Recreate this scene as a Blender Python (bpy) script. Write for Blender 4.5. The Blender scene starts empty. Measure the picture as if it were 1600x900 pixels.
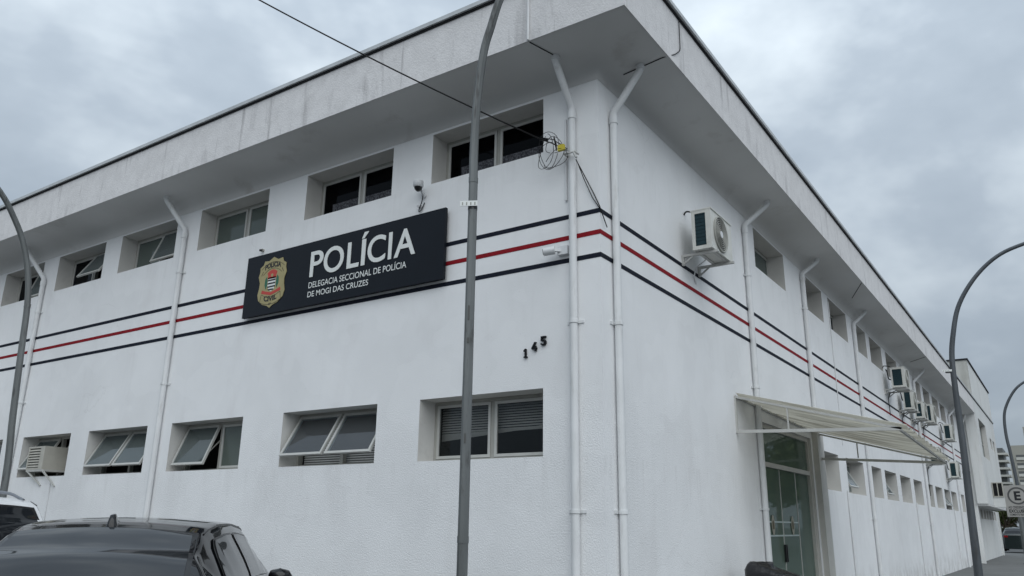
import bpy, math, random
from mathutils import Vector, Matrix
R = math.radians
random.seed(7)
sc = bpy.context.scene
col = sc.collection

# ------------------------------------------------------------------ camera, sky, sun, exposure
cd = bpy.data.cameras.new('camera'); cam = bpy.data.objects.new('camera', cd); col.objects.link(cam)
F = Vector((-0.54166975, 0.79125536, 0.28374079)); RT = Vector((0.82729207, 0.56161771, 0.01316718)); UP = Vector((0.14893525, -0.24186877, 0.95881061))
m = Matrix(((RT.x, UP.x, -F.x), (RT.y, UP.y, -F.y), (RT.z, UP.z, -F.z))).to_4x4()
m.translation = Vector((3.87801, -7.38752, 1.5)); cam.matrix_world = m
cd.sensor_width = 36; cd.lens = 1240.287 * 36 / 1600; cd.clip_start = .05; cd.clip_end = 3000
sc.camera = cam

SUN_DIR = Vector((.50, -.50, .71)).normalized()
w = bpy.data.worlds.new('World'); sc.world = w; w.use_nodes = True
nt = w.node_tree; nt.nodes.clear()
def wn(t, **k):
    n = nt.nodes.new(t)
    for a, b in k.items(): setattr(n, a, b)
    return n
out = wn('ShaderNodeOutputWorld'); mix = wn('ShaderNodeMixShader'); b1 = wn('ShaderNodeBackground'); b2 = wn('ShaderNodeBackground')
sky = wn('ShaderNodeTexSky', sky_type='NISHITA'); sky.sun_disc = False
sky.sun_elevation = math.asin(SUN_DIR.z); sky.sun_rotation = math.atan2(SUN_DIR.x, SUN_DIR.y)
b1.inputs[1].default_value = .09
tc = wn('ShaderNodeTexCoord'); sep = wn('ShaderNodeSeparateXYZ')
nt.links.new(sky.outputs[0], b1.inputs[0])
# overcast layer: noise on the direction flattened towards the horizon like a cloud deck
vm = wn('ShaderNodeMapping'); vm.inputs['Scale'].default_value = (1.0, 1.0, 1.7); vm.inputs['Location'].default_value = (3.1, .4, 1.3)
n1 = wn('ShaderNodeTexNoise'); n1.inputs['Scale'].default_value = 2.6; n1.inputs['Detail'].default_value = 5; n1.inputs['Roughness'].default_value = .5; n1.inputs['Distortion'].default_value = .35
n2 = wn('ShaderNodeTexNoise'); n2.inputs['Scale'].default_value = 7.5; n2.inputs['Detail'].default_value = 4; n2.inputs['Roughness'].default_value = .5
nt.links.new(tc.outputs['Generated'], vm.inputs[0]); nt.links.new(vm.outputs[0], n1.inputs[0]); nt.links.new(vm.outputs[0], n2.inputs[0])
add = wn('ShaderNodeMath', operation='MULTIPLY_ADD'); add.inputs[1].default_value = .42
nt.links.new(n2.outputs[0], add.inputs[0]); nt.links.new(n1.outputs[0], add.inputs[2])
cr = wn('ShaderNodeValToRGB'); e = cr.color_ramp.elements
e[0].position = .48; e[0].color = (.315, .377, .445, 1); e[1].position = .95; e[1].color = (.70, .78, .84, 1)
x = e.new(.70); x.color = (.415, .483, .555, 1)
nt.links.new(add.outputs[0], cr.inputs[0])
nt.links.new(tc.outputs['Generated'], sep.inputs[0])
# overcast skies brighten steadily towards the zenith
mr = wn('ShaderNodeMapRange'); mr.inputs[1].default_value = 0; mr.inputs[2].default_value = 1; mr.inputs[3].default_value = .60; mr.inputs[4].default_value = 1.75
nt.links.new(sep.outputs[2], mr.inputs[0]); nt.links.new(mr.outputs[0], b2.inputs[1]); nt.links.new(cr.outputs[0], b2.inputs[0])
mix.inputs[0].default_value = .93
nt.links.new(b1.outputs[0], mix.inputs[1]); nt.links.new(b2.outputs[0], mix.inputs[2]); nt.links.new(mix.outputs[0], out.inputs[0])

sl = bpy.data.lights.new('sun', 'SUN'); so = bpy.data.objects.new('sun', sl); col.objects.link(so)
sl.energy = 1.4; sl.angle = R(70); sl.color = (.975, .99, .98)
so.rotation_euler = SUN_DIR.to_track_quat('Z', 'Y').to_euler(); so.location = (6, -8, 14)
vs = sc.view_settings; vs.view_transform = 'Standard'; vs.look = 'None'; vs.gamma = 1; vs.exposure = .19; vs.use_curve_mapping = False

# ------------------------------------------------------------------ materials
def mat(name, base, rough=.6, metal=0, var=0, vscale=3, vstretch=(1, 1, 1), bump=0, bscale=40, bdist=.01, spec=None, coat=0, dark=None, dthr=(.55, .75), dscale=2, dstretch=(1, 1, 1), damt=.5, trans=0, zbump=None):
    m = bpy.data.materials.new(name); m.use_nodes = True; t = m.node_tree; p = t.nodes['Principled BSDF']
    p.inputs['Base Color'].default_value = (*base, 1); p.inputs['Roughness'].default_value = rough; p.inputs['Metallic'].default_value = metal
    if spec is not None: p.inputs['Specular IOR Level'].default_value = spec
    p.inputs['Coat Weight'].default_value = coat; p.inputs['Coat Roughness'].default_value = .03
    def N(k): return t.nodes.new(k)
    tcn = N('ShaderNodeTexCoord')
    def noise(scale, stretch, detail=5, rough_=.55):
        mp = N('ShaderNodeMapping'); mp.inputs['Scale'].default_value = stretch; t.links.new(tcn.outputs['Object'], mp.inputs[0])
        n = N('ShaderNodeTexNoise'); n.inputs['Scale'].default_value = scale; n.inputs['Detail'].default_value = detail; n.inputs['Roughness'].default_value = rough_
        t.links.new(mp.outputs[0], n.inputs[0]); return n
    cur = None
    if var:
        n = noise(vscale, vstretch); rp = N('ShaderNodeValToRGB'); el = rp.color_ramp.elements
        el[0].position = .3; el[1].position = .7
        el[0].color = (*[c * (1 - var) for c in base], 1); el[1].color = (*[min(1, c * (1 + var)) for c in base], 1)
        t.links.new(n.outputs[0], rp.inputs[0]); cur = rp.outputs[0]
    if dark is not None:
        n = noise(dscale, dstretch, 7, .6); rp = N('ShaderNodeMapRange'); rp.inputs[1].default_value = dthr[0]; rp.inputs[2].default_value = dthr[1]; rp.inputs[3].default_value = 0; rp.inputs[4].default_value = damt
        t.links.new(n.outputs[0], rp.inputs[0]); mx = N('ShaderNodeMixRGB'); t.links.new(rp.outputs[0], mx.inputs[0])
        if cur: t.links.new(cur, mx.inputs[1])
        else: mx.inputs[1].default_value = (*base, 1)
        mx.inputs[2].default_value = (*dark, 1); cur = mx.outputs[0]
    if cur: t.links.new(cur, p.inputs['Base Color'])
    if bump:
        n = noise(bscale, (1, 1, 1), 4, .6); b = N('ShaderNodeBump'); b.inputs['Distance'].default_value = bdist; b.inputs['Strength'].default_value = bump
        t.links.new(n.outputs[0], b.inputs['Height']); t.links.new(b.outputs[0], p.inputs['Normal'])
        if zbump:   # rougher render below a wavy line
            sp = N('ShaderNodeSeparateXYZ'); t.links.new(tcn.outputs['Object'], sp.inputs[0]); nn = noise(.8, (1, 1, 1))
            a = N('ShaderNodeMath'); a.operation = 'MULTIPLY_ADD'; a.inputs[1].default_value = 1.2; t.links.new(nn.outputs[0], a.inputs[0]); t.links.new(sp.outputs[2], a.inputs[2])
            q = N('ShaderNodeMapRange'); q.inputs[1].default_value = zbump[0]; q.inputs[2].default_value = zbump[1]; q.inputs[3].default_value = zbump[2]; q.inputs[4].default_value = zbump[3]
            t.links.new(a.outputs[0], q.inputs[0]); t.links.new(q.outputs[0], b.inputs['Strength'])
    if trans: p.inputs['Transmission Weight'].default_value = trans
    return m
def glass(name, tint, clear, rough=.02, ior=1.45, diff=None):
    """thin pane: fresnel reflection over a tinted view of whatever stands behind"""
    m = bpy.data.materials.new(name); m.use_nodes = True; t = m.node_tree; t.nodes.clear()
    N = t.nodes.new; o = N('ShaderNodeOutputMaterial'); mx = N('ShaderNodeMixShader'); fr = N('ShaderNodeFresnel'); fr.inputs[0].default_value = ior
    g = N('ShaderNodeBsdfGlossy'); g.inputs['Roughness'].default_value = rough; g.inputs[0].default_value = (.9, .95, 1, 1)
    tr = N('ShaderNodeBsdfTransparent'); tr.inputs[0].default_value = (*[c * clear for c in tint], 1)
    base = tr.outputs[0]
    if diff:
        d = N('ShaderNodeBsdfDiffuse'); d.inputs[0].default_value = (*diff[0], 1); mm = N('ShaderNodeMixShader'); mm.inputs[0].default_value = diff[1]
        t.links.new(tr.outputs[0], mm.inputs[1]); t.links.new(d.outputs[0], mm.inputs[2]); base = mm.outputs[0]
    t.links.new(fr.outputs[0], mx.inputs[0]); t.links.new(base, mx.inputs[1]); t.links.new(g.outputs[0], mx.inputs[2]); t.links.new(mx.outputs[0], o.inputs[0])
    return m
M = {}
M['wall'] = mat('white_wall_paint', (.80, .805, .81), .75, var=.045, vscale=.9, bump=1, bscale=58, bdist=.010, dark=(.66, .65, .65), dthr=(.56, .80), dscale=1.4, dstretch=(1, 1, .45), damt=.55, zbump=(3.2, 3.7, .75, .16))
M['fascia'] = mat('weathered_fascia_paint', (.70, .69, .69), .85, var=.06, vscale=5, bump=.6, bscale=45, bdist=.012, dark=(.20, .19, .195), dthr=(.57, .74), dscale=1.8, dstretch=(1.6, 1.6, .30), damt=.5)
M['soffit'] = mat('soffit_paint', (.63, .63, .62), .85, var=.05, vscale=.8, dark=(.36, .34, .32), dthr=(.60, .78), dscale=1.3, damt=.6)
M['flash'] = mat('zinc_flashing', (.50, .52, .53), .5, .2, var=.12, vscale=4)
M['flashdark'] = mat('dark_drip_edge', (.02, .021, .024), .7, spec=.2)
M['navy'] = mat('navy_stripe_paint', (.009, .012, .022), .7, spec=.15, var=.15, vscale=9)
M['red'] = mat('red_stripe_paint', (.24, .008, .015), .7, spec=.15, var=.12, vscale=9)
M['pipe'] = mat('white_pipe_paint', (.70, .71, .715), .5, var=.05, vscale=3, dark=(.50, .50, .49), dthr=(.55, .8), dscale=3, dstretch=(1, 1, .3), damt=.5)
M['alu'] = mat('window_aluminium', (.37, .365, .335), .5, .1, var=.08, vscale=5)
M['sashalu'] = mat('pale_sash_aluminium', (.50, .50, .475), .45, .1, var=.06, vscale=5)
M['reveal'] = mat('beige_reveal', (.60, .59, .565), .8, var=.06, vscale=2, dark=(.40, .39, .37), dthr=(.58, .78), dscale=4, damt=.5)  # darker, greyer beige than the outer skin, on every opening's reveal faces
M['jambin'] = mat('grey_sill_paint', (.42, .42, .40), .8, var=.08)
M['gdark'] = glass('dark_tinted_glass', (.5, .6, 1), .12, ior=1.16)
M['ggreen'] = glass('green_curtained_glass', (.7, .9, .8), .3, ior=1.35, diff=((.125, .15, .135), .8))
M['gclear'] = glass('clear_window_glass', (.95, .96, .95), .85, ior=1.28)
M['gsash'] = glass('smoky_sash_glass', (.8, .9, .9), .6, ior=1.42, diff=((.17, .20, .195), .5))
M['gopen'] = glass('open_sash_glass', (.95, .96, .95), .9, ior=1.45, diff=((.34, .36, .37), .16))
M['gdoor'] = glass('green_door_glass', (.75, .95, .85), .6, ior=1.22, diff=((.17, .235, .19), .65))
M['slat'] = mat('grey_blind_slat', (.60, .60, .59), .55)
M['inner'] = mat('dim_interior_shade', (.10, .105, .10), .9)  # gloom of unlit rooms put into the wall colour behind the windows
M['sign'] = mat('navy_sign_enamel', (.0085, .0115, .017), .32, var=.1, vscale=2, spec=.16)
M['white'] = mat('white_lettering', (.74, .76, .74), .5)
M['gold'] = mat('tan_badge', (.36, .31, .15), .5, var=.08, vscale=6)
M['goldline'] = mat('badge_brown_line', (.10, .085, .045), .6)
M['blackprint'] = mat('black_print', (.012, .012, .014), .5)
M['redprint'] = mat('red_print', (.50, .055, .04), .5)
M['greenprint'] = mat('green_print', (.02, .13, .075), .5)
M['blackmetal'] = mat('black_numeral_metal', (.008, .009, .011), .5, spec=.2)
M['galv'] = mat('galvanised_pole', (.155, .165, .165), .55, .35, var=.2, vscale=6, vstretch=(1, 1, .2), dark=(.06, .06, .055), dthr=(.58, .72), dscale=9, dstretch=(1, 1, .3), damt=.7)
M['darkpole'] = mat('dark_weathered_pole', (.085, .095, .105), .55, .3, var=.2, vscale=5, vstretch=(1, 1, .3))
M['acwhite'] = mat('aged_white_plastic', (.62, .62, .58), .55, var=.06, vscale=5, dark=(.36, .35, .31), dthr=(.55, .75), dscale=4, damt=.5)
M['acbeige'] = mat('aged_beige_plastic', (.45, .435, .385), .6, var=.08, vscale=6)
M['coil'] = mat('dark_teal_coil', (.010, .036, .045), .5, .3, var=.3, vscale=30, vstretch=(1, 1, 6))
M['acgrille'] = mat('grey_fan_grille', (.33, .33, .30), .6)
M['acdark'] = mat('dark_fan_cavity', (.09, .09, .085), .7)
M['bracket'] = mat('painted_steel_bracket', (.48, .48, .46), .55, .1, var=.1, vscale=6, dark=(.25, .22, .18), dthr=(.58, .75), dscale=6, damt=.6)
M['rubber'] = mat('black_cable_rubber', (.010, .010, .011), .6, spec=.2)
M['yellow'] = mat('yellow_plastic', (.55, .45, .03), .5)
M['camwhite'] = mat('white_camera_plastic', (.66, .67, .68), .4)
M['awn'] = mat('dusty_corrugated_sheet', (.68, .665, .61), .6, var=.12, vscale=3, vstretch=(.3, 5, .3), dark=(.22, .20, .16), dthr=(.46, .66), dscale=2.2, dstretch=(.25, 3.5, .2), damt=.6)
M['door'] = mat('cream_door_frame', (.52, .51, .475), .5, var=.05, vscale=3)
M['frost'] = mat('frosted_film_line', (.46, .54, .53), .6)
M['ptn'] = mat('patterned_privacy_film', (.085, .088, .10), .7, var=.5, vscale=55, dark=(.014, .015, .022), dthr=(.45, .55), dscale=40, damt=.9)
M['asphalt'] = mat('road_asphalt', (.075, .077, .078), .9, var=.18, vscale=1.2, bump=.5, bscale=60, bdist=.006, dark=(.035, .035, .035), dthr=(.58, .72), dscale=.5, damt=.6)
M['pave'] = mat('pavement_concrete', (.125, .128, .125), .9, var=.12, vscale=1.0, bump=.4, bscale=50, bdist=.005, dark=(.075, .075, .073), dthr=(.56, .74), dscale=.55, dstretch=(1, .4, 1), damt=.7)
M['kerb'] = mat('kerb_concrete', (.26, .26, .25), .9, var=.12, vscale=3)
M['line'] = mat('road_paint', (.62, .62, .58), .8, var=.1, vscale=6)
M['carblack'] = mat('black_car_paint', (.006, .0065, .008), .07, spec=.24, coat=.35)
M['carwhite'] = mat('white_car_paint', (.70, .71, .72), .25, coat=.8)
M['cardark'] = mat('dark_green_car_paint', (.012, .02, .02), .25, coat=.8)
M['carglass'] = mat('car_glass', (.012, .014, .017), .05, spec=.48, coat=.1)
M['cartrim'] = mat('black_car_trim', (.008, .008, .009), .35)
M['tyre'] = mat('tyre_rubber', (.012, .012, .012), .85)
M['rim'] = mat('alloy_rim', (.4, .4, .41), .35, .8)
M['lampred'] = mat('red_lamp_lens', (.25, .008, .01), .2)
M['lampclear'] = mat('clear_lamp_lens', (.5, .5, .5), .15)
M['chrome'] = mat('roof_rail_metal', (.24, .25, .27), .35, .7)
M['bag'] = mat('black_bin_bag', (.008, .008, .010), .28, bump=.6, bscale=9, bdist=.03)
M['binb'] = mat('dark_bin_plastic', (.02, .022, .022), .6)
M['annex'] = mat('white_annex_paint', (.68, .69, .68), .8, var=.05, vscale=.7, dark=(.40, .38, .35), dthr=(.57, .8), dscale=.9, dstretch=(1, 1, .3), damt=.6)
M['annexold'] = mat('stained_cream_render', (.47, .465, .43), .85, var=.1, vscale=.8, dark=(.22, .21, .18), dthr=(.52, .78), dscale=1.0, dstretch=(1.3, 1.3, .3), damt=.7)
M['tower'] = mat('beige_tower_render', (.33, .325, .285), .85, var=.06, vscale=.2)
M['towerband'] = mat('pale_tower_louvre', (.52, .52, .48), .8)
M['towerdark'] = mat('tower_window_shade', (.10, .105, .105), .5)
M['ringdark'] = mat('dark_sign_ring', (.085, .085, .085), .7)
M['signplate'] = mat('weathered_sign_plate', (.36, .35, .33), .6, var=.06, vscale=4)
M['leaf'] = mat('tree_leaf', (.075, .095, .022), .7, var=.4, vscale=1.5)
M['leafd'] = mat('dark_tree_leaf', (.030, .048, .014), .7, var=.4, vscale=1.5)
M['bark'] = mat('tree_bark', (.09, .07, .05), .9, var=.3, vscale=8)
M['badgefilm'] = mat('door_badge_film', (.34, .33, .27), .6)

def dirt(m, scale, stretch, lo, hi, amt, colr, zlim=None, det=6, cut=None):
    t = m.node_tree; p = t.nodes['Principled BSDF']; N = t.nodes.new; c = N('ShaderNodeTexCoord'); mp = N('ShaderNodeMapping'); mp.inputs['Scale'].default_value = stretch; mp.inputs['Location'].default_value = (scale * .7, 2.3, 1.1)
    n = N('ShaderNodeTexNoise'); n.inputs['Scale'].default_value = scale; n.inputs['Detail'].default_value = det; n.inputs['Roughness'].default_value = .6
    q = N('ShaderNodeMapRange'); q.inputs[1].default_value = lo; q.inputs[2].default_value = hi; q.inputs[3].default_value = 0; q.inputs[4].default_value = amt
    t.links.new(c.outputs['Object'], mp.inputs[0]); t.links.new(mp.outputs[0], n.inputs[0]); t.links.new(n.outputs[0], q.inputs[0]); fac = q.outputs[0]
    if zlim:
        sp = N('ShaderNodeSeparateXYZ'); t.links.new(c.outputs['Object'], sp.inputs[0]); z = N('ShaderNodeMapRange'); z.inputs[1].default_value = zlim[0]; z.inputs[2].default_value = zlim[1]; z.inputs[3].default_value = 1; z.inputs[4].default_value = 0
        t.links.new(sp.outputs[2], z.inputs[0]); mu = N('ShaderNodeMath'); mu.operation = 'MULTIPLY'; t.links.new(fac, mu.inputs[0]); t.links.new(z.outputs[0], mu.inputs[1]); fac = mu.outputs[0]
        if cut:
            z2 = N('ShaderNodeMapRange'); z2.inputs[1].default_value = cut; z2.inputs[2].default_value = cut + .01; z2.inputs[3].default_value = 1; z2.inputs[4].default_value = 0
            t.links.new(sp.outputs[2], z2.inputs[0]); m2 = N('ShaderNodeMath'); m2.operation = 'MULTIPLY'; t.links.new(fac, m2.inputs[0]); t.links.new(z2.outputs[0], m2.inputs[1]); fac = m2.outputs[0]
    mx = N('ShaderNodeMixRGB'); t.links.new(fac, mx.inputs[0]); mx.inputs[2].default_value = (*colr, 1)
    l = p.inputs['Base Color'].links
    if l: t.links.new(l[0].from_socket, mx.inputs[1])
    else: mx.inputs[1].default_value = p.inputs['Base Color'].default_value
    t.links.new(mx.outputs[0], p.inputs['Base Color'])
dirt(M['wall'], 5, (1.2, 1.2, .18), .58, .80, .16, (.55, .54, .53))            # thin rain streaks
dirt(M['wall'], .9, (1, 1, 1.3), .515, .530, .22, (.88, .885, .89), det=2)      # patches of newer paint
dirt(M['wall'], 3, (1, 1, .8), .42, .62, .6, (.40, .385, .36), (.02, .75))       # splashed grime at the foot of the wall
dirt(M['wall'], 34, (1, 1, 1), .66, .74, .35, (.52, .51, .50))                   # specks
dirt(M['wall'], 6, (2, 2, .15), .50, .70, .17, (.46, .45, .43), (2.17, 1.45), cut=2.185)   # drips below the lower sills
dirt(M['wall'], 6, (2, 2, .15), .52, .72, .13, (.46, .45, .43), (5.77, 5.1), cut=5.785)     # and below the upper ones
def cracks(m, scale, wid, amt):
    t = m.node_tree; p = t.nodes['Principled BSDF']; N = t.nodes.new; c = N('ShaderNodeTexCoord'); n = N('ShaderNodeTexNoise'); n.inputs['Scale'].default_value = 2.5; n.inputs['Detail'].default_value = 4
    ad = N('ShaderNodeVectorMath'); ad.operation = 'MULTIPLY_ADD'; ad.inputs[1].default_value = (.5, .5, .5); v = N('ShaderNodeTexVoronoi'); v.feature = 'DISTANCE_TO_EDGE'; v.inputs['Scale'].default_value = scale
    t.links.new(c.outputs['Object'], n.inputs[0]); t.links.new(n.outputs[1], ad.inputs[0]); t.links.new(c.outputs['Object'], ad.inputs[2]); t.links.new(ad.outputs[0], v.inputs[0])
    q = N('ShaderNodeMapRange'); q.inputs[1].default_value = 0; q.inputs[2].default_value = wid; q.inputs[3].default_value = amt; q.inputs[4].default_value = 0; t.links.new(v.outputs[0], q.inputs[0])
    n3 = N('ShaderNodeTexNoise'); n3.inputs['Scale'].default_value = .55; t.links.new(c.outputs['Object'], n3.inputs[0]); k = N('ShaderNodeMapRange'); k.inputs[1].default_value = .52; k.inputs[2].default_value = .62; t.links.new(n3.outputs[0], k.inputs[0])
    mu = N('ShaderNodeMath'); mu.operation = 'MULTIPLY'; t.links.new(q.outputs[0], mu.inputs[0]); t.links.new(k.outputs[0], mu.inputs[1])
    mx = N('ShaderNodeMixRGB'); mx.inputs[2].default_value = (.33, .32, .31, 1); t.links.new(mu.outputs[0], mx.inputs[0]); t.links.new(p.inputs['Base Color'].links[0].from_socket, mx.inputs[1]); t.links.new(mx.outputs[0], p.inputs['Base Color'])
cracks(M['wall'], .55, .005, .13)
dirt(M['fascia'], 5, (1.3, 1.3, .10), .59, .72, .62, (.26, .25, .255))
dirt(M['fascia'], 11, (1, 1, 1), .54, .66, .16, (.40, .385, .39))
dirt(M['fascia'], 1.1, (1, 1, .6), .52, .62, .12, (.78, .78, .78), det=5)
dirt(M['pipe'], 6, (3, 3, .5), .56, .70, .45, (.42, .42, .40))
dirt(M['galv'], 14, (1, 1, .12), .60, .68, .6, (.035, .03, .028))
dirt(M['darkpole'], 12, (1, 1, .15), .60, .68, .5, (.04, .035, .03))
dirt(M['annex'], 5, (2.2, 2.2, .18), .56, .74, .35, (.42, .41, .38))
t_ = M['awn'].node_tree; p_ = t_.nodes['Principled BSDF']; tl_ = t_.nodes.new('ShaderNodeBsdfTranslucent'); ms_ = t_.nodes.new('ShaderNodeMixShader'); ms_.inputs[0].default_value = .8
src_ = p_.inputs['Base Color'].links[0].from_socket; t_.links.new(src_, tl_.inputs[0]); o_ = [n for n in t_.nodes if n.type == 'OUTPUT_MATERIAL'][0]
t_.links.new(p_.outputs[0], ms_.inputs[1]); t_.links.new(tl_.outputs[0], ms_.inputs[2]); t_.links.new(ms_.outputs[0], o_.inputs[0])
# ------------------------------------------------------------------ helpers
class MB:
    def __init__(s): s.v = []; s.f = []; s.mi = []; s.sm = []
    def add(s, vs, fs, smooth=False, mi=0):
        o = len(s.v); s.v += [tuple(p) for p in vs]
        for f in fs: s.f.append([i + o for i in f]); s.mi.append(mi); s.sm.append(smooth)
    def box(s, x0, x1, y0, y1, z0, z1, mi=0):
        v = [(x, y, z) for z in (z0, z1) for y in (y0, y1) for x in (x0, x1)]
        s.add(v, [(0, 2, 3, 1), (4, 5, 7, 6), (0, 1, 5, 4), (2, 6, 7, 3), (0, 4, 6, 2), (1, 3, 7, 5)], mi=mi)
    def quad(s, a, b, c, d, mi=0): s.add([a, b, c, d], [(0, 1, 2, 3)], mi=mi)
    def tube(s, pts, r, n=10, smooth=True, caps=True, mi=0, twist=0):
        pts = [Vector(p) for p in pts]; rs = r if isinstance(r, (list, tuple)) else [r] * len(pts); rings = []; prev = None
        for i, p in enumerate(pts):
            d = (pts[min(i + 1, len(pts) - 1)] - pts[max(i - 1, 0)]).normalized()
            if prev is None:
                a = Vector((0, 0, 1)) if abs(d.z) < .9 else Vector((1, 0, 0)); u = d.cross(a).normalized()
            else: u = (prev - d * prev.dot(d)).normalized()
            prev = u; q = d.cross(u)
            rings.append([p + (u * math.cos(t) + q * math.sin(t)) * rs[i] for t in [2 * math.pi * k / n + twist for k in range(n)]])
        v = [q for rg in rings for q in rg]; f = []
        for i in range(len(pts) - 1):
            for k in range(n): f.append((i * n + k, i * n + (k + 1) % n, (i + 1) * n + (k + 1) % n, (i + 1) * n + k))
        s.add(v, f, smooth, mi)
        if caps: s.add(rings[0], [tuple(range(n))[::-1]], mi=mi); s.add(rings[-1], [tuple(range(n))], mi=mi)
    def bar(s, a, b, w_, h_, mi=0):
        a = Vector(a); b = Vector(b); d = (b - a).normalized(); u = d.cross(Vector((0, 0, 1)))
        u = u.normalized() if u.length > .01 else Vector((1, 0, 0)); q = u.cross(d)
        v = [p + u * sx * w_ / 2 + q * sy * h_ / 2 for p in (a, b) for sx, sy in ((-1, -1), (1, -1), (1, 1), (-1, 1))]
        s.add(v, [(0, 1, 2, 3)[::-1], (4, 5, 6, 7), (0, 1, 5, 4), (1, 2, 6, 5), (2, 3, 7, 6), (3, 0, 4, 7)], mi=mi)
    def prism(s, poly, f0, f1, mi=0):   # poly: 2-D outline; f0/f1 map (a,b) to front / back 3-D points
        n = len(poly); A = [f0(*p) for p in poly]; B = [f1(*p) for p in poly]
        s.add(A, [tuple(range(n))], mi=mi); s.add(B, [tuple(range(n))[::-1]], mi=mi)
        s.add(A + B, [(i, i + n, (i + 1) % n + n, (i + 1) % n) for i in range(n)], mi=mi)
    def mesh(s, name, mats):
        me = bpy.data.meshes.new(name); me.from_pydata(s.v, [], s.f); me.update()
        for q in (mats if isinstance(mats, (list, tuple)) else [mats]): me.materials.append(q)
        me.polygons.foreach_set('material_index', s.mi); me.polygons.foreach_set('use_smooth', s.sm)
        import bmesh
        bm = bmesh.new(); bm.from_mesh(me); bmesh.ops.recalc_face_normals(bm, faces=bm.faces); bm.to_mesh(me); bm.free()
        return me
    def build(s, name, mats, parent=None, loc=None, rot=None):
        return link(name, s.mesh(name, mats), parent, loc, rot)
def link(name, me, parent=None, loc=None, rot=None):
    o = bpy.data.objects.new(name, me); col.objects.link(o)
    if parent: o.parent = parent
    if loc: o.location = loc
    if rot: o.rotation_euler = rot
    return o
def tag(o, label, cat, group=None):
    o['label'] = label; o['category'] = cat
    if group: o['group'] = group
    return o
def thing(name, loc, label, cat, group=None, rz=0):
    o = link(name, None, None, loc, (0, 0, rz)); return tag(o, label, cat, group)
def struct(o): o['kind'] = 'structure'; return o
def smoothpts(pts, k=6, rad=.12):
    """round the inner corners of a polyline"""
    P = [Vector(p) for p in pts]; o = [P[0]]
    for i in range(1, len(P) - 1):
        a, b, c = P[i - 1], P[i], P[i + 1]; r = min(rad, (a - b).length * .45, (c - b).length * .45)
        s, t = b + (a - b).normalized() * r, b + (c - b).normalized() * r
        for j in range(k + 1):
            u = j / k; o.append(s * (1 - u) ** 2 + b * 2 * u * (1 - u) + t * u * u)
    return o + [P[-1]]
def text_mesh(name, body, wid, hgt, mt, off=0, ext=0, sx_auto=True):
    """lettering as a flat (or thin) mesh in the x-z plane, left bottom at origin, facing -y"""
    c = bpy.data.curves.new(name, 'FONT'); c.body = body; c.size = 1; c.offset = off; c.extrude = ext; c.resolution_u = 6
    o = bpy.data.objects.new(name, c); col.objects.link(o); bpy.context.view_layer.update()
    dg = bpy.context.evaluated_depsgraph_get(); me = bpy.data.meshes.new_from_object(o.evaluated_get(dg)); bpy.data.objects.remove(o)
    xs = [v.co.x for v in me.vertices]; ys = [v.co.y for v in me.vertices]; x0, x1, y0, y1 = min(xs), max(xs), min(ys), max(ys)
    kx = wid / (x1 - x0); ky = hgt / (y1 - y0)
    for v in me.vertices: v.co = Vector(((v.co.x - x0) * kx, -v.co.z, (v.co.y - y0) * ky))
    me.materials.clear(); me.materials.append(mt); me.name = name
    return me

# ------------------------------------------------------------------ ground
O = .72; ZS = 6.85; XL = -30.0; YF = 36.6
g = MB(); g.add([(-400, -400, -.12), (400, -400, -.12), (400, 900, -.12), (-400, 900, -.12)], [(0, 1, 2, 3)]); struct(g.build('road', M['asphalt']))
PW = 3.4; PF = 2.1
g = MB()
def pav(z0, z1, pf, pw):
    poly = [(XL, -pf), (pw, -pf), (pw, 58), (-3, 58), (-3, 1), (XL, 1)]
    g.prism(poly, lambda a, b: (a, b, z1), lambda a, b: (a, b, z0))
pav(-.2, 0, PF, PW); pv = g.build('pavement', M['pave']); struct(pv)
# kerb stones along the two street edges
kg = MB(); kg.box(0, .97, 0, .15, 0, .21); km = kg.mesh('kerb_stone', M['kerb'])
n = 0
for i in range(33): link('kerb_stone', km, pv, (XL + i + .0, -PF - .15, -.2))
for i in range(60): link('kerb_stone', km, pv, (PW + .15, -PF - .15 + i, -.2), (0, 0, R(90)))
g = MB()
for i in range(12): g.box(5.9, 6.02, -30 + i * 6, -27 + i * 6, -.118, -.116)
struct(g.build('road_marking', M['line']))

# ------------------------------------------------------------------ police building
B = thing('police_building', (0, 0, 0), 'white two-storey police station with navy and red stripes and a deep flat roof overhang', 'building')
FRONT = Matrix.Identity(4); SIDE = Matrix.Rotation(R(90), 4, 'Z')
WW, ZL0, ZL1, ZU0, ZU1, DEP = 1.75, 2.19, 2.93, 5.79, 6.51, .42
FU = [(-2.5, -.75), (-4.96, -3.21), (-7.57, -5.83), (-9.96, -8.23), (-12.21, -10.51), (-14.44, -12.8), (-16.9, -15.15), (-19.3, -17.55), (-21.7, -19.95)]
FL = [(-2.52, -.745), (-5.01, -3.23), (-7.62, -5.88), (-10.04, -8.28), (-12.34, -10.63), (-14.9, -13.15), (-17.3, -15.55), (-19.7, -17.95)]
SU = [(5.69, 7.5), (8.75, 10.4), (10.95, 12.75), (13.55, 15.03), (15.5, 17.2), (17.85, 19.66), (20.3, 21.95), (22.85, 24.45), (25.05, 26.75), (27.4, 29.15), (29.65, 31.3), (32.6, 34.2)]
SL = [(8.9, 10.45), (11.15, 12.92), (13.45, 15.08), (15.55, 17.25), (17.85, 19.6), (20.2, 21.88), (22.65, 24.35), (24.97, 26.8), (27.4, 29.13), (29.5, 31.3), (32.55, 34.15)]
DOOR = (5.36, 8.3, 0.0, 3.1)
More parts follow.
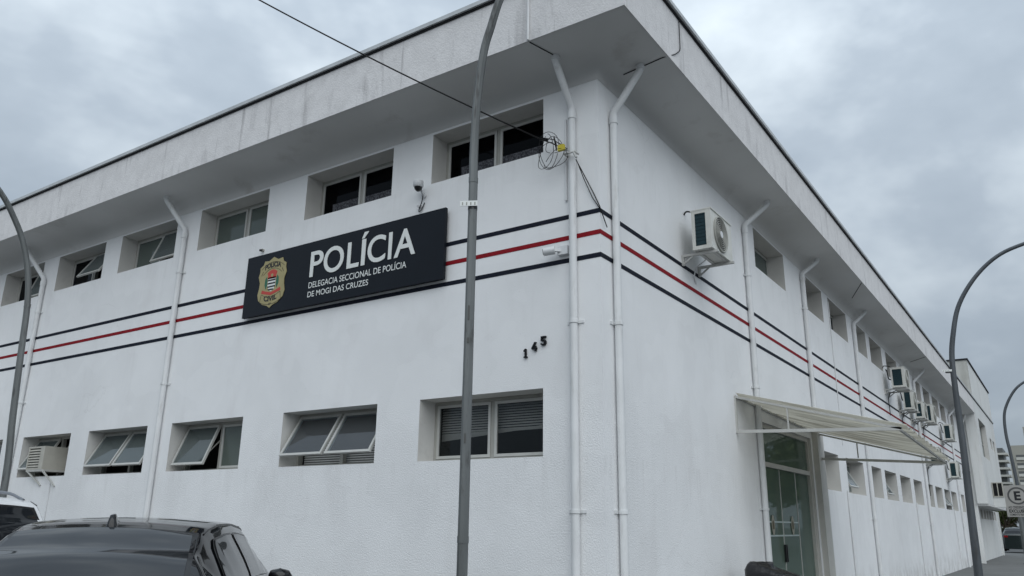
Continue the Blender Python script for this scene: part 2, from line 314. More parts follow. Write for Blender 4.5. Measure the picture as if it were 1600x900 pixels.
def wall_mesh(u0, u1, z0, z1, ops, xf, dep):
    """outer skin with real openings and reveals; local x along, y inward"""
    us = sorted({u0, u1, *[a for o in ops for a in o[:2]]}); zs = sorted({z0, z1, *[a for o in ops for a in o[2:4]]}); b = MB()
    for i in range(len(us) - 1):
        for j in range(len(zs) - 1):
            cu, cz = (us[i] + us[i + 1]) / 2, (zs[j] + zs[j + 1]) / 2
            if any(o[0] < cu < o[1] and o[2] < cz < o[3] for o in ops): continue
            b.quad((us[i], 0, zs[j]), (us[i + 1], 0, zs[j]), (us[i + 1], 0, zs[j + 1]), (us[i], 0, zs[j + 1]))
    for a, c, d, e2 in ops:
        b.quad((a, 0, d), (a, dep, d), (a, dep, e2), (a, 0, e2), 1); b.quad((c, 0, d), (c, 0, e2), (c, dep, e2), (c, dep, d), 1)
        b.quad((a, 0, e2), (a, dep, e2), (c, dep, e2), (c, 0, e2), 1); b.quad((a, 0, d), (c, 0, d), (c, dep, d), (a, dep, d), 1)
    b.v = [tuple(xf @ Vector(p)) for p in b.v]
    return b
fo = [(a, c, ZU0, ZU1) for a, c in FU] + [(a, c, ZL0, ZL1) for a, c in FL]
so_ = [(a, c, ZU0, ZU1) for a, c in SU] + [(a, c, ZL0 + .02, ZL1 + .02) for a, c in SL] + [DOOR]
def nrm_build(b, name, m_, parent):    # keep given winding (single skin)
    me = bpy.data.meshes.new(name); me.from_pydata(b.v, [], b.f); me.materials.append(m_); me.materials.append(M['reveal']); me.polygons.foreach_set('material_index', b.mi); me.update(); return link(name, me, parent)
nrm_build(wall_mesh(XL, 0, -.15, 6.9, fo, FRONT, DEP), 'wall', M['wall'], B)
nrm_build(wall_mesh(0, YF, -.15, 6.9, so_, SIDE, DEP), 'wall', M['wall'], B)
# interior: partitions, middle floor, rear walls, roof deck
b = MB(); b.box(XL, -1.75, 1.75, 1.85, -.1, 7); b.box(-1.85, -1.75, 1.85, YF - .2, -.1, 7); b.box(XL + .05, -DEP - .01, DEP + .01, 1.74, 4.0, 4.2); b.box(-1.74, -DEP - .01, 1.75, YF - .2, 4.0, 4.2)
b.box(XL + .05, XL + .15, .43, 1.74, -.1, 7); b.box(-1.74, -.43, YF - .15, YF - .05, -.1, 7); b.box(XL + .15, -.01, .43, 1.74, -.1, -.02); b.box(-1.74, -.43, 1.75, YF - .2, -.1, -.02)
b.build('interior_partition', M['inner'], B)
b = MB(); b.box(XL, O - .15, -O + .15, YF + 12, 7.1, 7.25); b.build('roof', M['flash'], B)
def sweepL(prof, xl, yf, closed=True, smooth=False):
    b = MB(); n = len(prof); v = []
    for o, z in prof: v += [(xl, -o, z), (o, -o, z), (o, yf, z)]
    f = []
    for i in range(n if closed else n - 1):
        j = (i + 1) % n
        for k in (0, 1): f.append((i * 3 + k, i * 3 + k + 1, j * 3 + k + 1, j * 3 + k))
    b.add(v, f, smooth)
    if closed: b.add([v[i * 3] for i in range(n)], [tuple(range(n))]); b.add([v[i * 3 + 2] for i in range(n)], [tuple(range(n))])
    return b
YE = 48.5
sweepL([(O, ZS - .012), (O, 7.555), (O - .14, 7.555), (O - .14, ZS + .06), (O - .012, ZS + .06), (O - .012, ZS - .012)], XL, YE).build('fascia', M['fascia'], B)
def zsof(o):
    return 6.765 + (o - .18) / (O - .18) * (ZS - .012 - 6.765)
sp_ = [(.003 + .177 * u * u, 6.54 * (1 - u) ** 2 + 6.737 * 2 * u * (1 - u) + 6.765 * u * u) for u in [k / 9 for k in range(10)]] + [(o, zsof(o)) for o in (.3, .45, .6, O - .013)]
sweepL(sp_, XL, YE, False, True).build('soffit', M['soffit'], B)
sweepL([(O + .02, 7.552), (O + .02, 7.578), (O - .16, 7.578), (O - .16, 7.552)], XL, YE).build('drip_edge', M['flashdark'], B)
sweepL([(O + .05, 7.579), (O + .05, 7.635), (O - .18, 7.655), (O - .18, 7.579)], XL, YE).build('roof_flashing', M['flash'], B)
for z, mt in ((4.88, 'navy'), (4.625, 'red'), (4.355, 'navy')):
    sweepL([(0.001, z - .027), (.004, z - .027), (.004, z + .027), (.001, z + .027)], XL, 35.9).build('stripe', M[mt], B)

# ---- windows: frame (part) with sashes, panes, blind slats (sub-parts)
_cache = {}
def cached(key, fn):
    if key not in _cache: _cache[key] = fn()
    return _cache[key]
def ring(b, x0, x1, z0, z1, y0, y1, t, mi=0):
    b.box(x0, x1, y0, y1, z0, z0 + t, mi); b.box(x0, x1, y0, y1, z1 - t, z1, mi); b.box(x0, x0 + t, y0, y1, z0 + t, z1 - t, mi); b.box(x1 - t, x1, y0, y1, z0 + t, z1 - t, mi)
def window(side, u0, u1, z0, h, gl='gdark', open_l=0, open_r=0, blind=None, film=False, right=True):
    wd = u1 - u0
    loc = (u0, 0, z0) if side == 'f' else (0, u0, z0); rot = None if side == 'f' else (0, 0, R(90))
    def fr():
        b = MB(); ring(b, .003, wd - .003, .003, h - .003, .30, .37, .038); b.box(wd / 2 - .028, wd / 2 + .028, .302, .368, .041, h - .041); return b.mesh('window', M['alu'])
    wo = link('window', cached(('fr', round(wd, 3), round(h, 3)), fr), B, loc, rot)
    sw, sh = wd / 2 - .075, h - .09
    def sa():
        b = MB(); ring(b, 0, sw, -sh, 0, -.02, .012, .034); return b.mesh('sash', M['sashalu'])
    def pa():
        b = MB(); b.box(.034, sw - .034, -.006, 0, -sh + .034, -.034); return b.mesh('pane', M[gl])
    for i, (x, a) in enumerate(((.045, open_l), (wd / 2 + .03, open_r))):
        if i == 1 and not right: continue
        p = (x, .297 if a else .312, h - .045)
        link('sash', cached(('sa', round(sw, 3), round(sh, 3)), sa), wo, p, (-R(a), 0, 0))
        g_ = ('gopen' if gl == 'gclear' else 'gsash') if a else gl
        def pa2(g_=g_):
            b = MB(); b.box(.034, sw - .034, -.006, 0, -sh + .034, -.034); return b.mesh('pane', M[g_])
        link('pane', cached(('pa', round(sw, 3), round(sh, 3), g_), pa2), wo, p, (-R(a), 0, 0))
        if film:
            b = MB(); x0 = .22 if i == 0 else .036; b.box(x0, sw - .036, -.010, -.007, -sh + .036, -sh * .60 - .02 * i); b.build('privacy_film', M['ptn'], wo, p)
        if a:   # stay arms
            for xx in (.012, sw - .012):
                b = MB(); q = Matrix.Rotation(-R(a), 4, 'X') @ Vector((xx, 0, -sh * .72)); b.bar((xx, .02, -sh * .35), q, .012, .012); b.build('stay', M['alu'], wo, p)
    if blind:
        n = 21
        def slm():
            b = MB(); b.add([(0.02, -.013, .0), (wd - .02, -.013, .0), (wd - .02, .013, -.0), (.02, .013, -.0)], [(0, 1, 2, 3)]); b.add([(0.02, -.013, .0015), (wd - .02, -.013, .0015), (wd - .02, .013, .0015), (.02, .013, .0015)], [(3, 2, 1, 0)]); return b.mesh('blind_slat', M['slat'])
        sm = cached(('sl', round(wd, 3)), slm)
        for k in range(n):
            zz = h - .05 - k * .031
            if blind == 'part':
                if k > 17: break
                tilt = 0 if k < 11 else (k - 10) * .0105
                zz = h - .05 - min(k, 11) * .031 - max(0, k - 11) * .012
                link('blind_slat', sm, wo, (0, .43, zz - (tilt * wd if False else 0)), (R(57), -tilt, 0))
            else: link('blind_slat', sm, wo, (0, .43, zz), (R(57), 0, 0))
    return wo
hu, hl = ZU1 - ZU0, ZL1 - ZL0
window('f', *FU[0], ZU0, hu, 'gdark', film=True); window('f', *FU[1], ZU0, hu, 'gdark', film=True); window('f', *FU[2], ZU0, hu, 'ggreen')
window('f', *FU[3], ZU0, hu, 'ggreen', 0, 20); window('f', *FU[4], ZU0, hu, 'gdark', 0, 32); window('f', *FU[5], ZU0, hu, 'gdark', 0, 18)
for a in FU[6:]: window('f', *a, ZU0, hu, 'gdark')
window('f', *FL[0], ZL0, hl, 'gclear', blind='part'); window('f', *FL[1], ZL0, hl, 'gclear', 31, 31, blind='full'); window('f', *FL[2], ZL0, hl, 'ggreen', 22, 0)
window('f', *FL[3], ZL0, hl, 'ggreen', 29, 29); window('f', *FL[4], ZL0, hl, 'gdark', 30, 0, right=False)
for a in FL[5:]: window('f', *a, ZL0, hl, 'ggreen')
for i, a in enumerate(SU): window('s', *a, ZU0, hu, 'gdark' if i % 3 else 'ggreen')
for i, a in enumerate(SL): window('s', *a, ZL0 + .02, hl, 'ggreen', *{1: (30, 0), 3: (30, 0), 8: (32, 32)}.get(i, (0, 0)))

# ---- entrance (part of the building)
D = MB(); ya, yb = DOOR[0], DOOR[1]
D.box(.0, .06, .05, .14, 0, 3.1); D.box(2.88, 2.94, .05, .14, 0, 3.1); D.box(.06, 2.88, .05, .14, 3.03, 3.1); D.box(.06, 2.88, .045, .135, 2.415, 2.49)
do = D.build('door', M['door'], B, (0, ya, 0), (0, 0, R(90)))
def pane(x0, x1, z0, z1, y): b = MB(); b.box(x0, x1, y, y + .01, z0, z1); return b.build('pane', M['gdoor'], do)
pane(.06, 2.88, 2.49, 3.03, .09); pane(.06, .97, .02, 2.41, .075); pane(.985, 1.92, .02, 2.41, .075); pane(1.80, 2.88, .02, 2.41, .105)
b = MB(); b.box(.968, .987, .066, .09, .02, 2.41); b.box(1.905, 1.93, .066, .09, .02, 2.41); b.build('meeting_stile', M['sashalu'], do)
for z in (1.57, 1.36): b = MB(); b.box(.07, .955, .066, .069, z - .012, z + .012); b.box(1.0, 1.88, .066, .069, z - .012, z + .012); b.build('safety_line', M['frost'], do)
for cx in (.42, 1.52):
    b = MB(); poly = [(cx + .085 * math.cos(t) * (1 - .12 * math.sin(2 * t) ** 2), 1.52 + .155 * math.sin(t)) for t in [2 * math.pi * k / 20 for k in range(20)]]
    b.prism(poly, lambda a, c: (a, .061, c), lambda a, c: (a, .065, c)); b.prism([(cx - .05, 1.46), (cx + .05, 1.46), (cx + .05, 1.56), (cx, 1.60), (cx - .05, 1.56)], lambda a, c: (a, .059, c), lambda a, c: (a, .0605, c), 1); b.build('badge_sticker', [M['badgefilm'], M['goldline']], do)
b = MB(); b.box(.925, .95, .035, .065, .95, 1.22); b.box(1.0, 1.025, .035, .065, .95, 1.22); b.build('handle', M['cartrim'], do)
b = MB(); b.box(-.006, .10, 8.42, 8.86, 0, 3.22); b.build('door_pilaster', M['door'], B)

# ---- drainpipes
def drain(side, soff, bend, zb, r=.05, zc=(5.35, 3.62, 1.6)):
    """soff = (along, out) at the soffit; bend = (along, z) where it turns down the wall"""
    def W(al, o, z): return (al, -o, z) if side == 'f' else (o, al, z)
    of = r + .012
    pts = smoothpts([W(soff[0], soff[1], ZS + .0), W(soff[0], soff[1], ZS - .12), W(bend[0], of, bend[1]), W(bend[0], of, zb)], 3, .035)
    b = MB(); b.tube(pts, r, 14)
    p = b.build('drainpipe', M['pipe'], B)
    for q in ([W(bend[0], of, bend[1] - .05), W(bend[0], of, bend[1] - .14)], [W(soff[0], soff[1], ZS - .02), W(soff[0], soff[1], ZS - .11)]):
        c = MB(); c.tube(q, r + .008, 14); c.build('collar', M['pipe'], p)
    for z in zc:
        c = MB(); c.tube([W(bend[0], of, z - .018), W(bend[0], of, z + .018)], r + .009, 14); s = r + .06
        a0 = W(bend[0] - s, 0, z - .016); a1 = W(bend[0] + s, .012, z + .016)
        c.box(min(a0[0], a1[0]), max(a0[0], a1[0]), min(a0[1], a1[1]), max(a0[1], a1[1]), z - .016, z + .016); c.build('clamp', M['pipe'], p)
drain('f', (-.37, .34), (-.318, 6.22), 0, .044, (3.62, 1.62)); drain('f', (-8.16, .32), (-7.9, 6.2), 0, .044, (5.45, 3.57)); drain('f', (-13.02, .3), (-12.6, 6.1), 0, .044, (5.4, 3.6)); drain('f', (-18.6, .3), (-18.3, 6.1), 0, .044)
drain('s', (.38, .38), (.285, 6.2), 0, .044, (3.62, 1.62)); drain('s', (5.36, .37), (5.06, 6.33), 0, .044, (5.45, 3.6, 1.75)); drain('s', (8.9, .31), (8.63, 6.43), 0, .044, (5.7, 3.66)); drain('s', (13.7, .29), (13.33, 6.38), 0, .044, (3.5, 1.7))
drain('s', (23.1, .33), (22.55, 6.3), 0, .044, (4.2, 1.6)); drain('s', (33.1, .29), (31.95, 6.2), 0, .044, (4.2, 1.6))
def conduit(name, pts, r, mt, par=B): b = MB(); b.tube(smoothpts(pts, 4, .05), r, 8); return b.build(name, M[mt], par)
conduit('conduit', [(-.425, -.016, 6.12), (-.425, -.016, 5.08)], .014, 'pipe')
conduit('conduit', [(-.50, -O - .016, 7.55), (-.50, -O - .016, ZS - .012)], .016, 'pipe')
conduit('conduit', [(-.50, -O + .02, zsof(.70) - .006), (-.36, -.36, zsof(.36) - .006)], .006, 'rubber')
conduit('conduit', [(O + .016, .80, 7.55), (O + .014, .80, 7.10), (O + .012, .62, 6.95), (O - .03, .42, zsof(.69) - .006), (.15, .40, zsof(.15) - .008)], .006, 'rubber')
conduit('conduit', [(.28, 12.3, zsof(.28) - .004), (.70, 11.3, zsof(.70) - .004)], .008, 'rubber')
conduit('conduit', [(.2, 21.3, zsof(.2) - .004), (.70, 21.0, zsof(.70) - .004)], .008, 'rubber')
for y in (10.93, 20.17, 29.6): conduit('condensate_pipe', [(.02, y, 2.25), (.02, y, .02)], .018, 'pipe')
conduit('conduit', [(.012, 10.95, 6.4), (.012, 10.95, 3.2)], .010, 'pipe')
conduit('condensate_pipe', [(-11.03, -.014, 2.06), (-11.03, -.014, .9)], .009, 'pipe')

# ------------------------------------------------------------------ wall sign
SG = thing('police_sign', (-6.05, -.09, 4.40), 'large navy police sign board with white lettering and tan badge', 'sign')
b = MB(); b.box(0, 3.89, 0, .045, 0, .955); b.build('board', M['sign'], SG)
b = MB()
for xx in (.4, 1.9, 3.4): b.box(xx, xx + .08, .046, .088, .1, .85)
b.build('spacer', M['alu'], SG)
X0, Z0 = 6.05, -4.40
for ch, xa, xb, zt in (('P', -4.615, -4.355, 5.195), ('O', -4.34, -3.945, 5.20), ('L', -3.875, -3.65, 5.195), ('Í', -3.61, -3.48, 5.295), ('C', -3.49, -3.165, 5.20), ('I', -3.11, -3.05, 5.195), ('A', -3.005, -2.635, 5.195)):
    zb = 4.815; xa2, xb2 = xa, xb
    if ch == 'Í': xa2, xb2 = -3.612, -3.49
    me = text_mesh('letter', ch, xb2 - xa2, zt - zb, M['white'], .011, .004); link('letter', me, SG, (xa2 + X0, -.006, zb + Z0))
link('lettering', text_mesh('lettering', 'DELEGACIA SECCIONAL DE POLÍCIA', 1.84, .112, M['white'], .006, .0), SG, (-4.62 + X0, -.004, 4.652 + Z0))
link('lettering', text_mesh('lettering', 'DE MOGI DAS CRUZES', 1.18, .083, M['white'], .006, .0), SG, (-4.625 + X0, -.004, 4.520 + Z0))
BX, BZ = -5.43 + X0, 4.875 + Z0
def badge_poly(k):
    pts = [(-.31, .12), (-.285, .20), (-.29, .26), (-.22, .30), (-.20, .355), (-.10, .345), (0, .395), (.10, .345), (.20, .355), (.22, .30), (.29, .26), (.285, .20), (.31, .12), (.27, .02), (.275, -.06), (.30, -.16), (.27, -.25), (.17, -.325), (.06, -.355), (0, -.395), (-.06, -.355), (-.17, -.325), (-.27, -.25), (-.30, -.16), (-.275, -.06), (-.27, .02)]
    return [(BX + x * k, BZ + z * k) for x, z in pts]
def plate(name, polys, y, th, mt, par=SG):
    for p in polys:
        b = MB(); b.prism(p, lambda a, c: (a, y - th, c), lambda a, c: (a, y, c)); o = b.build(name, M[mt], par)
    return o
bd = plate('badge', [badge_poly(1)], -.001, .008, 'gold')
def at(*pts): return [(BX + x, BZ + z) for x, z in pts]
yb_ = -.0095
arc = lambda r0, r1, a0, a1, cx=0, cz=0, n=10: at(*[(cx + r1 * math.cos(R(a0 + (a1 - a0) * i / n)), cz + r1 * math.sin(R(a0 + (a1 - a0) * i / n))) for i in range(n + 1)], *[(cx + r0 * math.cos(R(a1 + (a0 - a1) * i / n)), cz + r0 * math.sin(R(a1 + (a0 - a1) * i / n))) for i in range(n + 1)])
for nm, polys, mt in (
        ('ribbon_line', [arc(.385, .392, 50, 130, 0, -.07), arc(.285, .292, 45, 135, 0, -.07), at((-.25, .13), (-.24, .13), (-.205, .19), (-.215, .195)), at((.25, .13), (.24, .13), (.205, .19), (.215, .195)), arc(.40, .407, 240, 300, 0, .18), arc(.515, .522, 245, 295, 0, .18), at((-.215, -.17), (-.207, -.17), (-.227, -.285), (-.235, -.28)), at((.215, -.17), (.207, -.17), (.227, -.285), (.235, -.28))], 'goldline'),
        ('crest_shield', [at((-.085, .08), (.085, .08), (.085, -.05), (.055, -.115), (0, -.14), (-.055, -.115), (-.085, -.05))], 'white'),
        ('crest_leaf', [at((-.115, .10), (-.15, .06), (-.155, -.03), (-.12, -.10), (-.098, -.04), (-.10, .05)), at((.115, .10), (.15, .06), (.155, -.03), (.12, -.10), (.098, -.04), (.10, .05))], 'greenprint'),
        ('crest_red', [at((-.11, .155), (-.06, .185), (0, .20), (.06, .185), (.11, .155), (.09, .10), (.095, .055), (-.095, .055), (-.09, .10)), at((-.20, -.10), (-.13, -.125), (0, -.155), (.13, -.125), (.20, -.10), (.215, -.15), (.13, -.17), (0, -.20), (-.13, -.17), (-.215, -.15))], 'redprint')):
    plate(nm, polys, yb_, .002, mt, bd)
plate('crest_bar', [at((-.084, z), (.084 if z > -.07 else .05, z), (.084 if z > -.07 else .045, z - .024), (-.084 if z > -.07 else -.045, z - .024)) for z in (.045, -.005, -.055, -.10)], yb_ - .002, .001, 'blackprint', bd)
plate('crest_dot', [at((-.03, .12), (0, .135), (.03, .12), (.015, .085), (-.015, .085))], yb_ - .002, .001, 'gold', bd)
def arched(body, wid, hgt, x, z, sag, mt):
    me = text_mesh('badge_lettering', body, wid, hgt, M[mt], .05, 0)
    for v in me.vertices:
        t = (v.co.x - wid / 2) / (wid / 2); v.co.z += sag * (1 - t * t)
    link('badge_lettering', me, bd, (BX + x - wid / 2, yb_ - .001, BZ + z))
arched('POLICIA', .36, .085, 0, .205, .028, 'blackprint'); arched('CIVIL', .29, .085, 0, -.275, -.02, 'blackprint'); arched('SP', .06, .035, 0, -.35, 0, 'goldline')

# ------------------------------------------------------------------ house numbers
NUM = {'1': ([[(.2, 0), (1, 0), (1, .14), (.78, .14), (.78, 1), (.5, 1), (.12, .80), (.22, .68), (.46, .80), (.46, .14), (.2, .14)]], .052),
       '4': ([[(.55, 1), (.86, 1), (.36, .40), (.60, .40), (.60, .58), (.86, .58), (.86, .40), (1, .40), (1, .24), (.86, .24), (.86, 0), (.60, 0), (.60, .24), (0, .24), (0, .38)]], .068),
       '5': ([[(.06, 1), (.97, 1), (.97, .84), (.34, .84), (.34, .64), (.70, .64), (.92, .54), (1, .36), (.95, .14), (.72, 0), (.24, 0), (0, .14), (.04, .28), (.28, .20), (.60, .16), (.70, .34), (.58, .49), (.06, .46)]], .070)}
for ch, x, z, hh in (('1', -1.0, 3.29, .102), ('4', -.885, 3.352, .104), ('5', -.765, 3.407, .104)):
    b = MB(); polys, wd = NUM[ch]
    for pl in polys: b.prism(pl, lambda a, c: (a * wd, -.03, c * hh), lambda a, c: (a * wd, -.004, c * hh))
    b.box(wd * .5, wd * .5 + .008, -.004, .012, hh * .3, hh * .3 + .008)
    o = b.build('house_number', M['blackmetal'], None, (x, 0, z))
    tag(o, {'1': 'black metal numeral one, lowest of the three house numerals', '4': 'black metal numeral four between the one and the five', '5': 'black metal numeral five, highest of the three house numerals'}[ch], 'numeral', 'house numerals on the front wall')

# ------------------------------------------------------------------ air conditioners
def condenser(label, y0, z0, x0=.20, L=.85, Hh=.57, dp=.28, open_side=True):
    t = thing('air_conditioner', (0, y0, z0), label, 'air conditioner', 'air conditioners along the side wall')
    b = MB(); fx = x0 + dp
    # casing as five panels with the coil side (facing -y) framed
    b.box(x0, fx, .035, L, 0, Hh); ring_y = [(x0, x0 + .045, 0, Hh), (fx - .075, fx, 0, Hh), (x0 + .045, fx - .075, 0, .05), (x0 + .045, fx - .075, Hh - .04, Hh)]
    for a, c, d, e2 in ring_y: b.box(a, c, 0, .035, d, e2)
    b.box(x0 - .012, fx + .012, -.006, L + .006, Hh, Hh + .018); b.build('casing', M['acwhite'], t)
    b = MB(); b.box(x0 + .045, fx - .075, .012, .033, .05, Hh - .04)
    b.build('coil', M['coil'], t)
    b = MB()
    for k in range(9): zz = .07 + k * (Hh - .13) / 8; b.box(x0 + .046, fx - .076, .006, .011, zz - .003, zz + .003)
    b.build('coil_guard', M['coil'], t)
    # fan: dark cavity, ring and wire rings on the +x face
    cy, cz, rr = .34, Hh / 2, Hh * .44
    b = MB(); n = 28; b.add([(fx + .002, cy + rr * math.cos(2 * math.pi * k / n), cz + rr * math.sin(2 * math.pi * k / n)) for k in range(n)], [tuple(range(n))]); b.build('fan_cavity', M['acdark'], t)
    b = MB()
    for q in (1.0, .88, .76, .64, .52, .40, .28): b.tube([(fx + .012 + .01 * (1 - q), cy + rr * q * math.cos(2 * math.pi * k / n), cz + rr * q * math.sin(2 * math.pi * k / n)) for k in range(n + 1)], .006 if q < 1 else .014, 5)
    for k in range(12): a = 2 * math.pi * k / 12; b.bar((fx + .014, cy + .2 * rr * math.cos(a), cz + .2 * rr * math.sin(a)), (fx + .012, cy + rr * math.cos(a), cz + rr * math.sin(a)), .006, .006)
    b.build('fan_grille', M['acgrille'], t)
    b = MB(); b.tube([(fx + .008, cy, cz), (fx + .024, cy, cz)], .05, 14); b.build('fan_hub', M['camwhite'], t)
    b = MB()
    for yy in (L * .12, L * .86): b.box(.0, fx + .05, yy - .02, yy + .02, -.045, -.012); b.box(0, .035, yy - .018, yy + .018, -.16, -.045); b.bar((.02, yy, -.145), (.16, yy, -.045), .02, .02)
    for xx in (x0 + .04, fx - .05): b.box(xx - .02, xx + .02, L * .06, L * .94, -.012, 0)
    b.build('bracket', M['bracket'], t)
    b = MB(); b.tube(smoothpts([(x0 + .05, L * .7, .3), (.06, L * .75, .34), (.03, L * .8, Hh + .06), (.0, L * .8, Hh + .1)], 4, .06), .018, 8); b.build('hose', M['rubber'], t); b = MB(); b.tube(smoothpts([(x0 + .02, .3, Hh), (x0 - .03, .28, Hh + .10), (.03, .25, Hh + .13), (.0, .25, Hh + .08)], 5, .06), .012, 8); b.build('hose', M['rubber'], t)
    b = MB(); rr_ = random.Random(int(y0 * 10)); ln = .30 if y0 < 3 else rr_.uniform(.5, 1.3); b.tube(smoothpts([(x0 + .05, L * .5, -.01), (.06, L * .55, -.10), (.012, L * .6, -.22), (.012, L * (.6 + rr_.uniform(-.1, .1)), -ln)], 4, .05), .009, 6); b.build('drain_hose', M['pipe' if rr_.random() < .5 else 'rubber'], t)
    return t
condenser('large outdoor air conditioner alone on the side wall near the corner, coil side dark teal', 2.26, 5.03, .20, .80, .55, .27)
condenser('air conditioner hung highest in the row above the awning, beside the upper windows', 16.9, 5.28, .22, .85, .55, .36)
condenser('air conditioner just below the highest unit in the upper row', 19.0, 4.93, .16, .8, .55, .28)
condenser('third air conditioner along the upper row counted from the corner side', 21.1, 4.90, .16, .8, .5, .28)
condenser('fourth air conditioner along the upper row, before the gap in the row', 23.3, 5.0, .16, .8, .6, .28)
condenser('last air conditioner of the upper row, just before the dark lamp post', 28.2, 4.85, .16, .85, .58, .30)
condenser('air conditioner half hidden behind the far end of the awning', 23.0, 3.62, .18, .8, .5, .3)
condenser('low air conditioner beside the dark lamp post, under the stripes', 28.4, 3.42, .16, .8, .58, .3)
# window unit in the lower front window
t = thing('window_air_conditioner', (-11.83, -.10, 2.31), 'beige louvred air conditioner sticking out of a lower front window', 'air conditioner')
b = MB(); b.box(0, .58, .03, .62, 0, .41); b.box(0, .03, 0, .03, 0, .41); b.box(.44, .58, 0, .03, 0, .41); b.box(.03, .44, 0, .03, 0, .03); b.box(.03, .44, 0, .03, .38, .41); b.build('casing', M['acbeige'], t)
b = MB(); b.box(.03, .44, .024, .03, .03, .38); b.build('louvre_backing', M['acdark'], t)
sm = MB(); sm.add([(.03, .0, 0), (.44, 0, 0), (.44, .022, .022), (.03, .022, .022), (.03, .0, .012), (.44, 0, .012), (.44, .022, .034), (.03, .022, .034)], [(0, 1, 2, 3), (4, 5, 6, 7), (0, 1, 5, 4), (2, 3, 7, 6)]); sm = sm.mesh('louvre', M['acbeige'])
for k in range(7): link('louvre', sm, t, (0, 0, .045 + k * .047))
b = MB(); b.bar((.60, .0, -.01), (.95, .09, -.30), .025, .025); b.bar((.05, 0, -.01), (.45, .09, -.28), .025, .025); b.box(.02, .62, .0, .42, -.035, -.002); b.build('bracket', M['bracket'], t)
b = MB(); b.box(.62, .66, .40, .46, .0, .55); b.box(.58, 1.14, .40, .46, .40, .44); b.build('window_batten', M['sashalu'], t)

# ------------------------------------------------------------------ security cameras and sensors
t = thing('security_camera', (-2.60, 0, 5.60), 'small white dome camera on a bracket above the sign', 'camera', 'security cameras on the front wall')
b = MB(); b.tube([(0, 0, .04), (0, -.03, .04)], .035, 12); b.bar((0, -.02, .04), (0, -.14, .16), .022, .022); b.build('mount', M['camwhite'], t)
b = MB(); b.tube([(0, -.14, .20), (0, -.14, .13), (0, -.14, .115)], [.065, .07, .05], 16); b.build('housing', M['camwhite'], t)
b = MB(); b.tube([(0, -.14, .115), (0, -.14, .085), (0, -.14, .06)], [.055, .045, .02], 16); b.build('dome', M['cartrim'], t)
b = MB(); b.tube(smoothpts([(0, -.04, .03), (.0, -.05, -.05), (-.06, -.03, -.13), (-.08, -.02, -.18), (-.03, -.02, -.16), (.01, -.012, -.06)], 5, .05), .006, 6); b.build('cable', M['rubber'], t)
t = thing('security_camera', (-.42, 0, 4.47), 'white bullet camera on a junction box between the stripes near the corner', 'camera', 'security cameras on the front wall')
b = MB(); b.box(-.10, .03, -.06, 0, -.05, .05); b.build('junction_box', M['camwhite'], t)
b = MB(); b.bar((-.06, -.05, 0), (-.12, -.11, .0), .03, .03); b.tube([(-.11, -.10, .0), (-.23, -.15, -.015)], .048, 14); b.build('housing', M['camwhite'], t)
b = MB(); b.tube([(-.229, -.15, -.015), (-.236, -.153, -.016)], .035, 14); b.build('lens', M['cartrim'], t)
for x, z, l in ((-2.66, 5.50, 'small white sensor button on the wall under the dome camera'), (-5.83, 5.47, 'small dark lamp stub on the wall above the police badge')):
    t = thing('wall_sensor', (x, 0, z), l, 'sensor')
    b = MB(); b.tube([(0, 0, 0), (0, -.03, 0)], .026, 12); b.build('base', M['camwhite' if x > -4 else 'alu'], t)
    b = MB(); b.tube([(0, -.03, 0), (.0, -.065, -.012)], .018, 10); b.build('head', M['camwhite' if x > -4 else 'cartrim'], t)

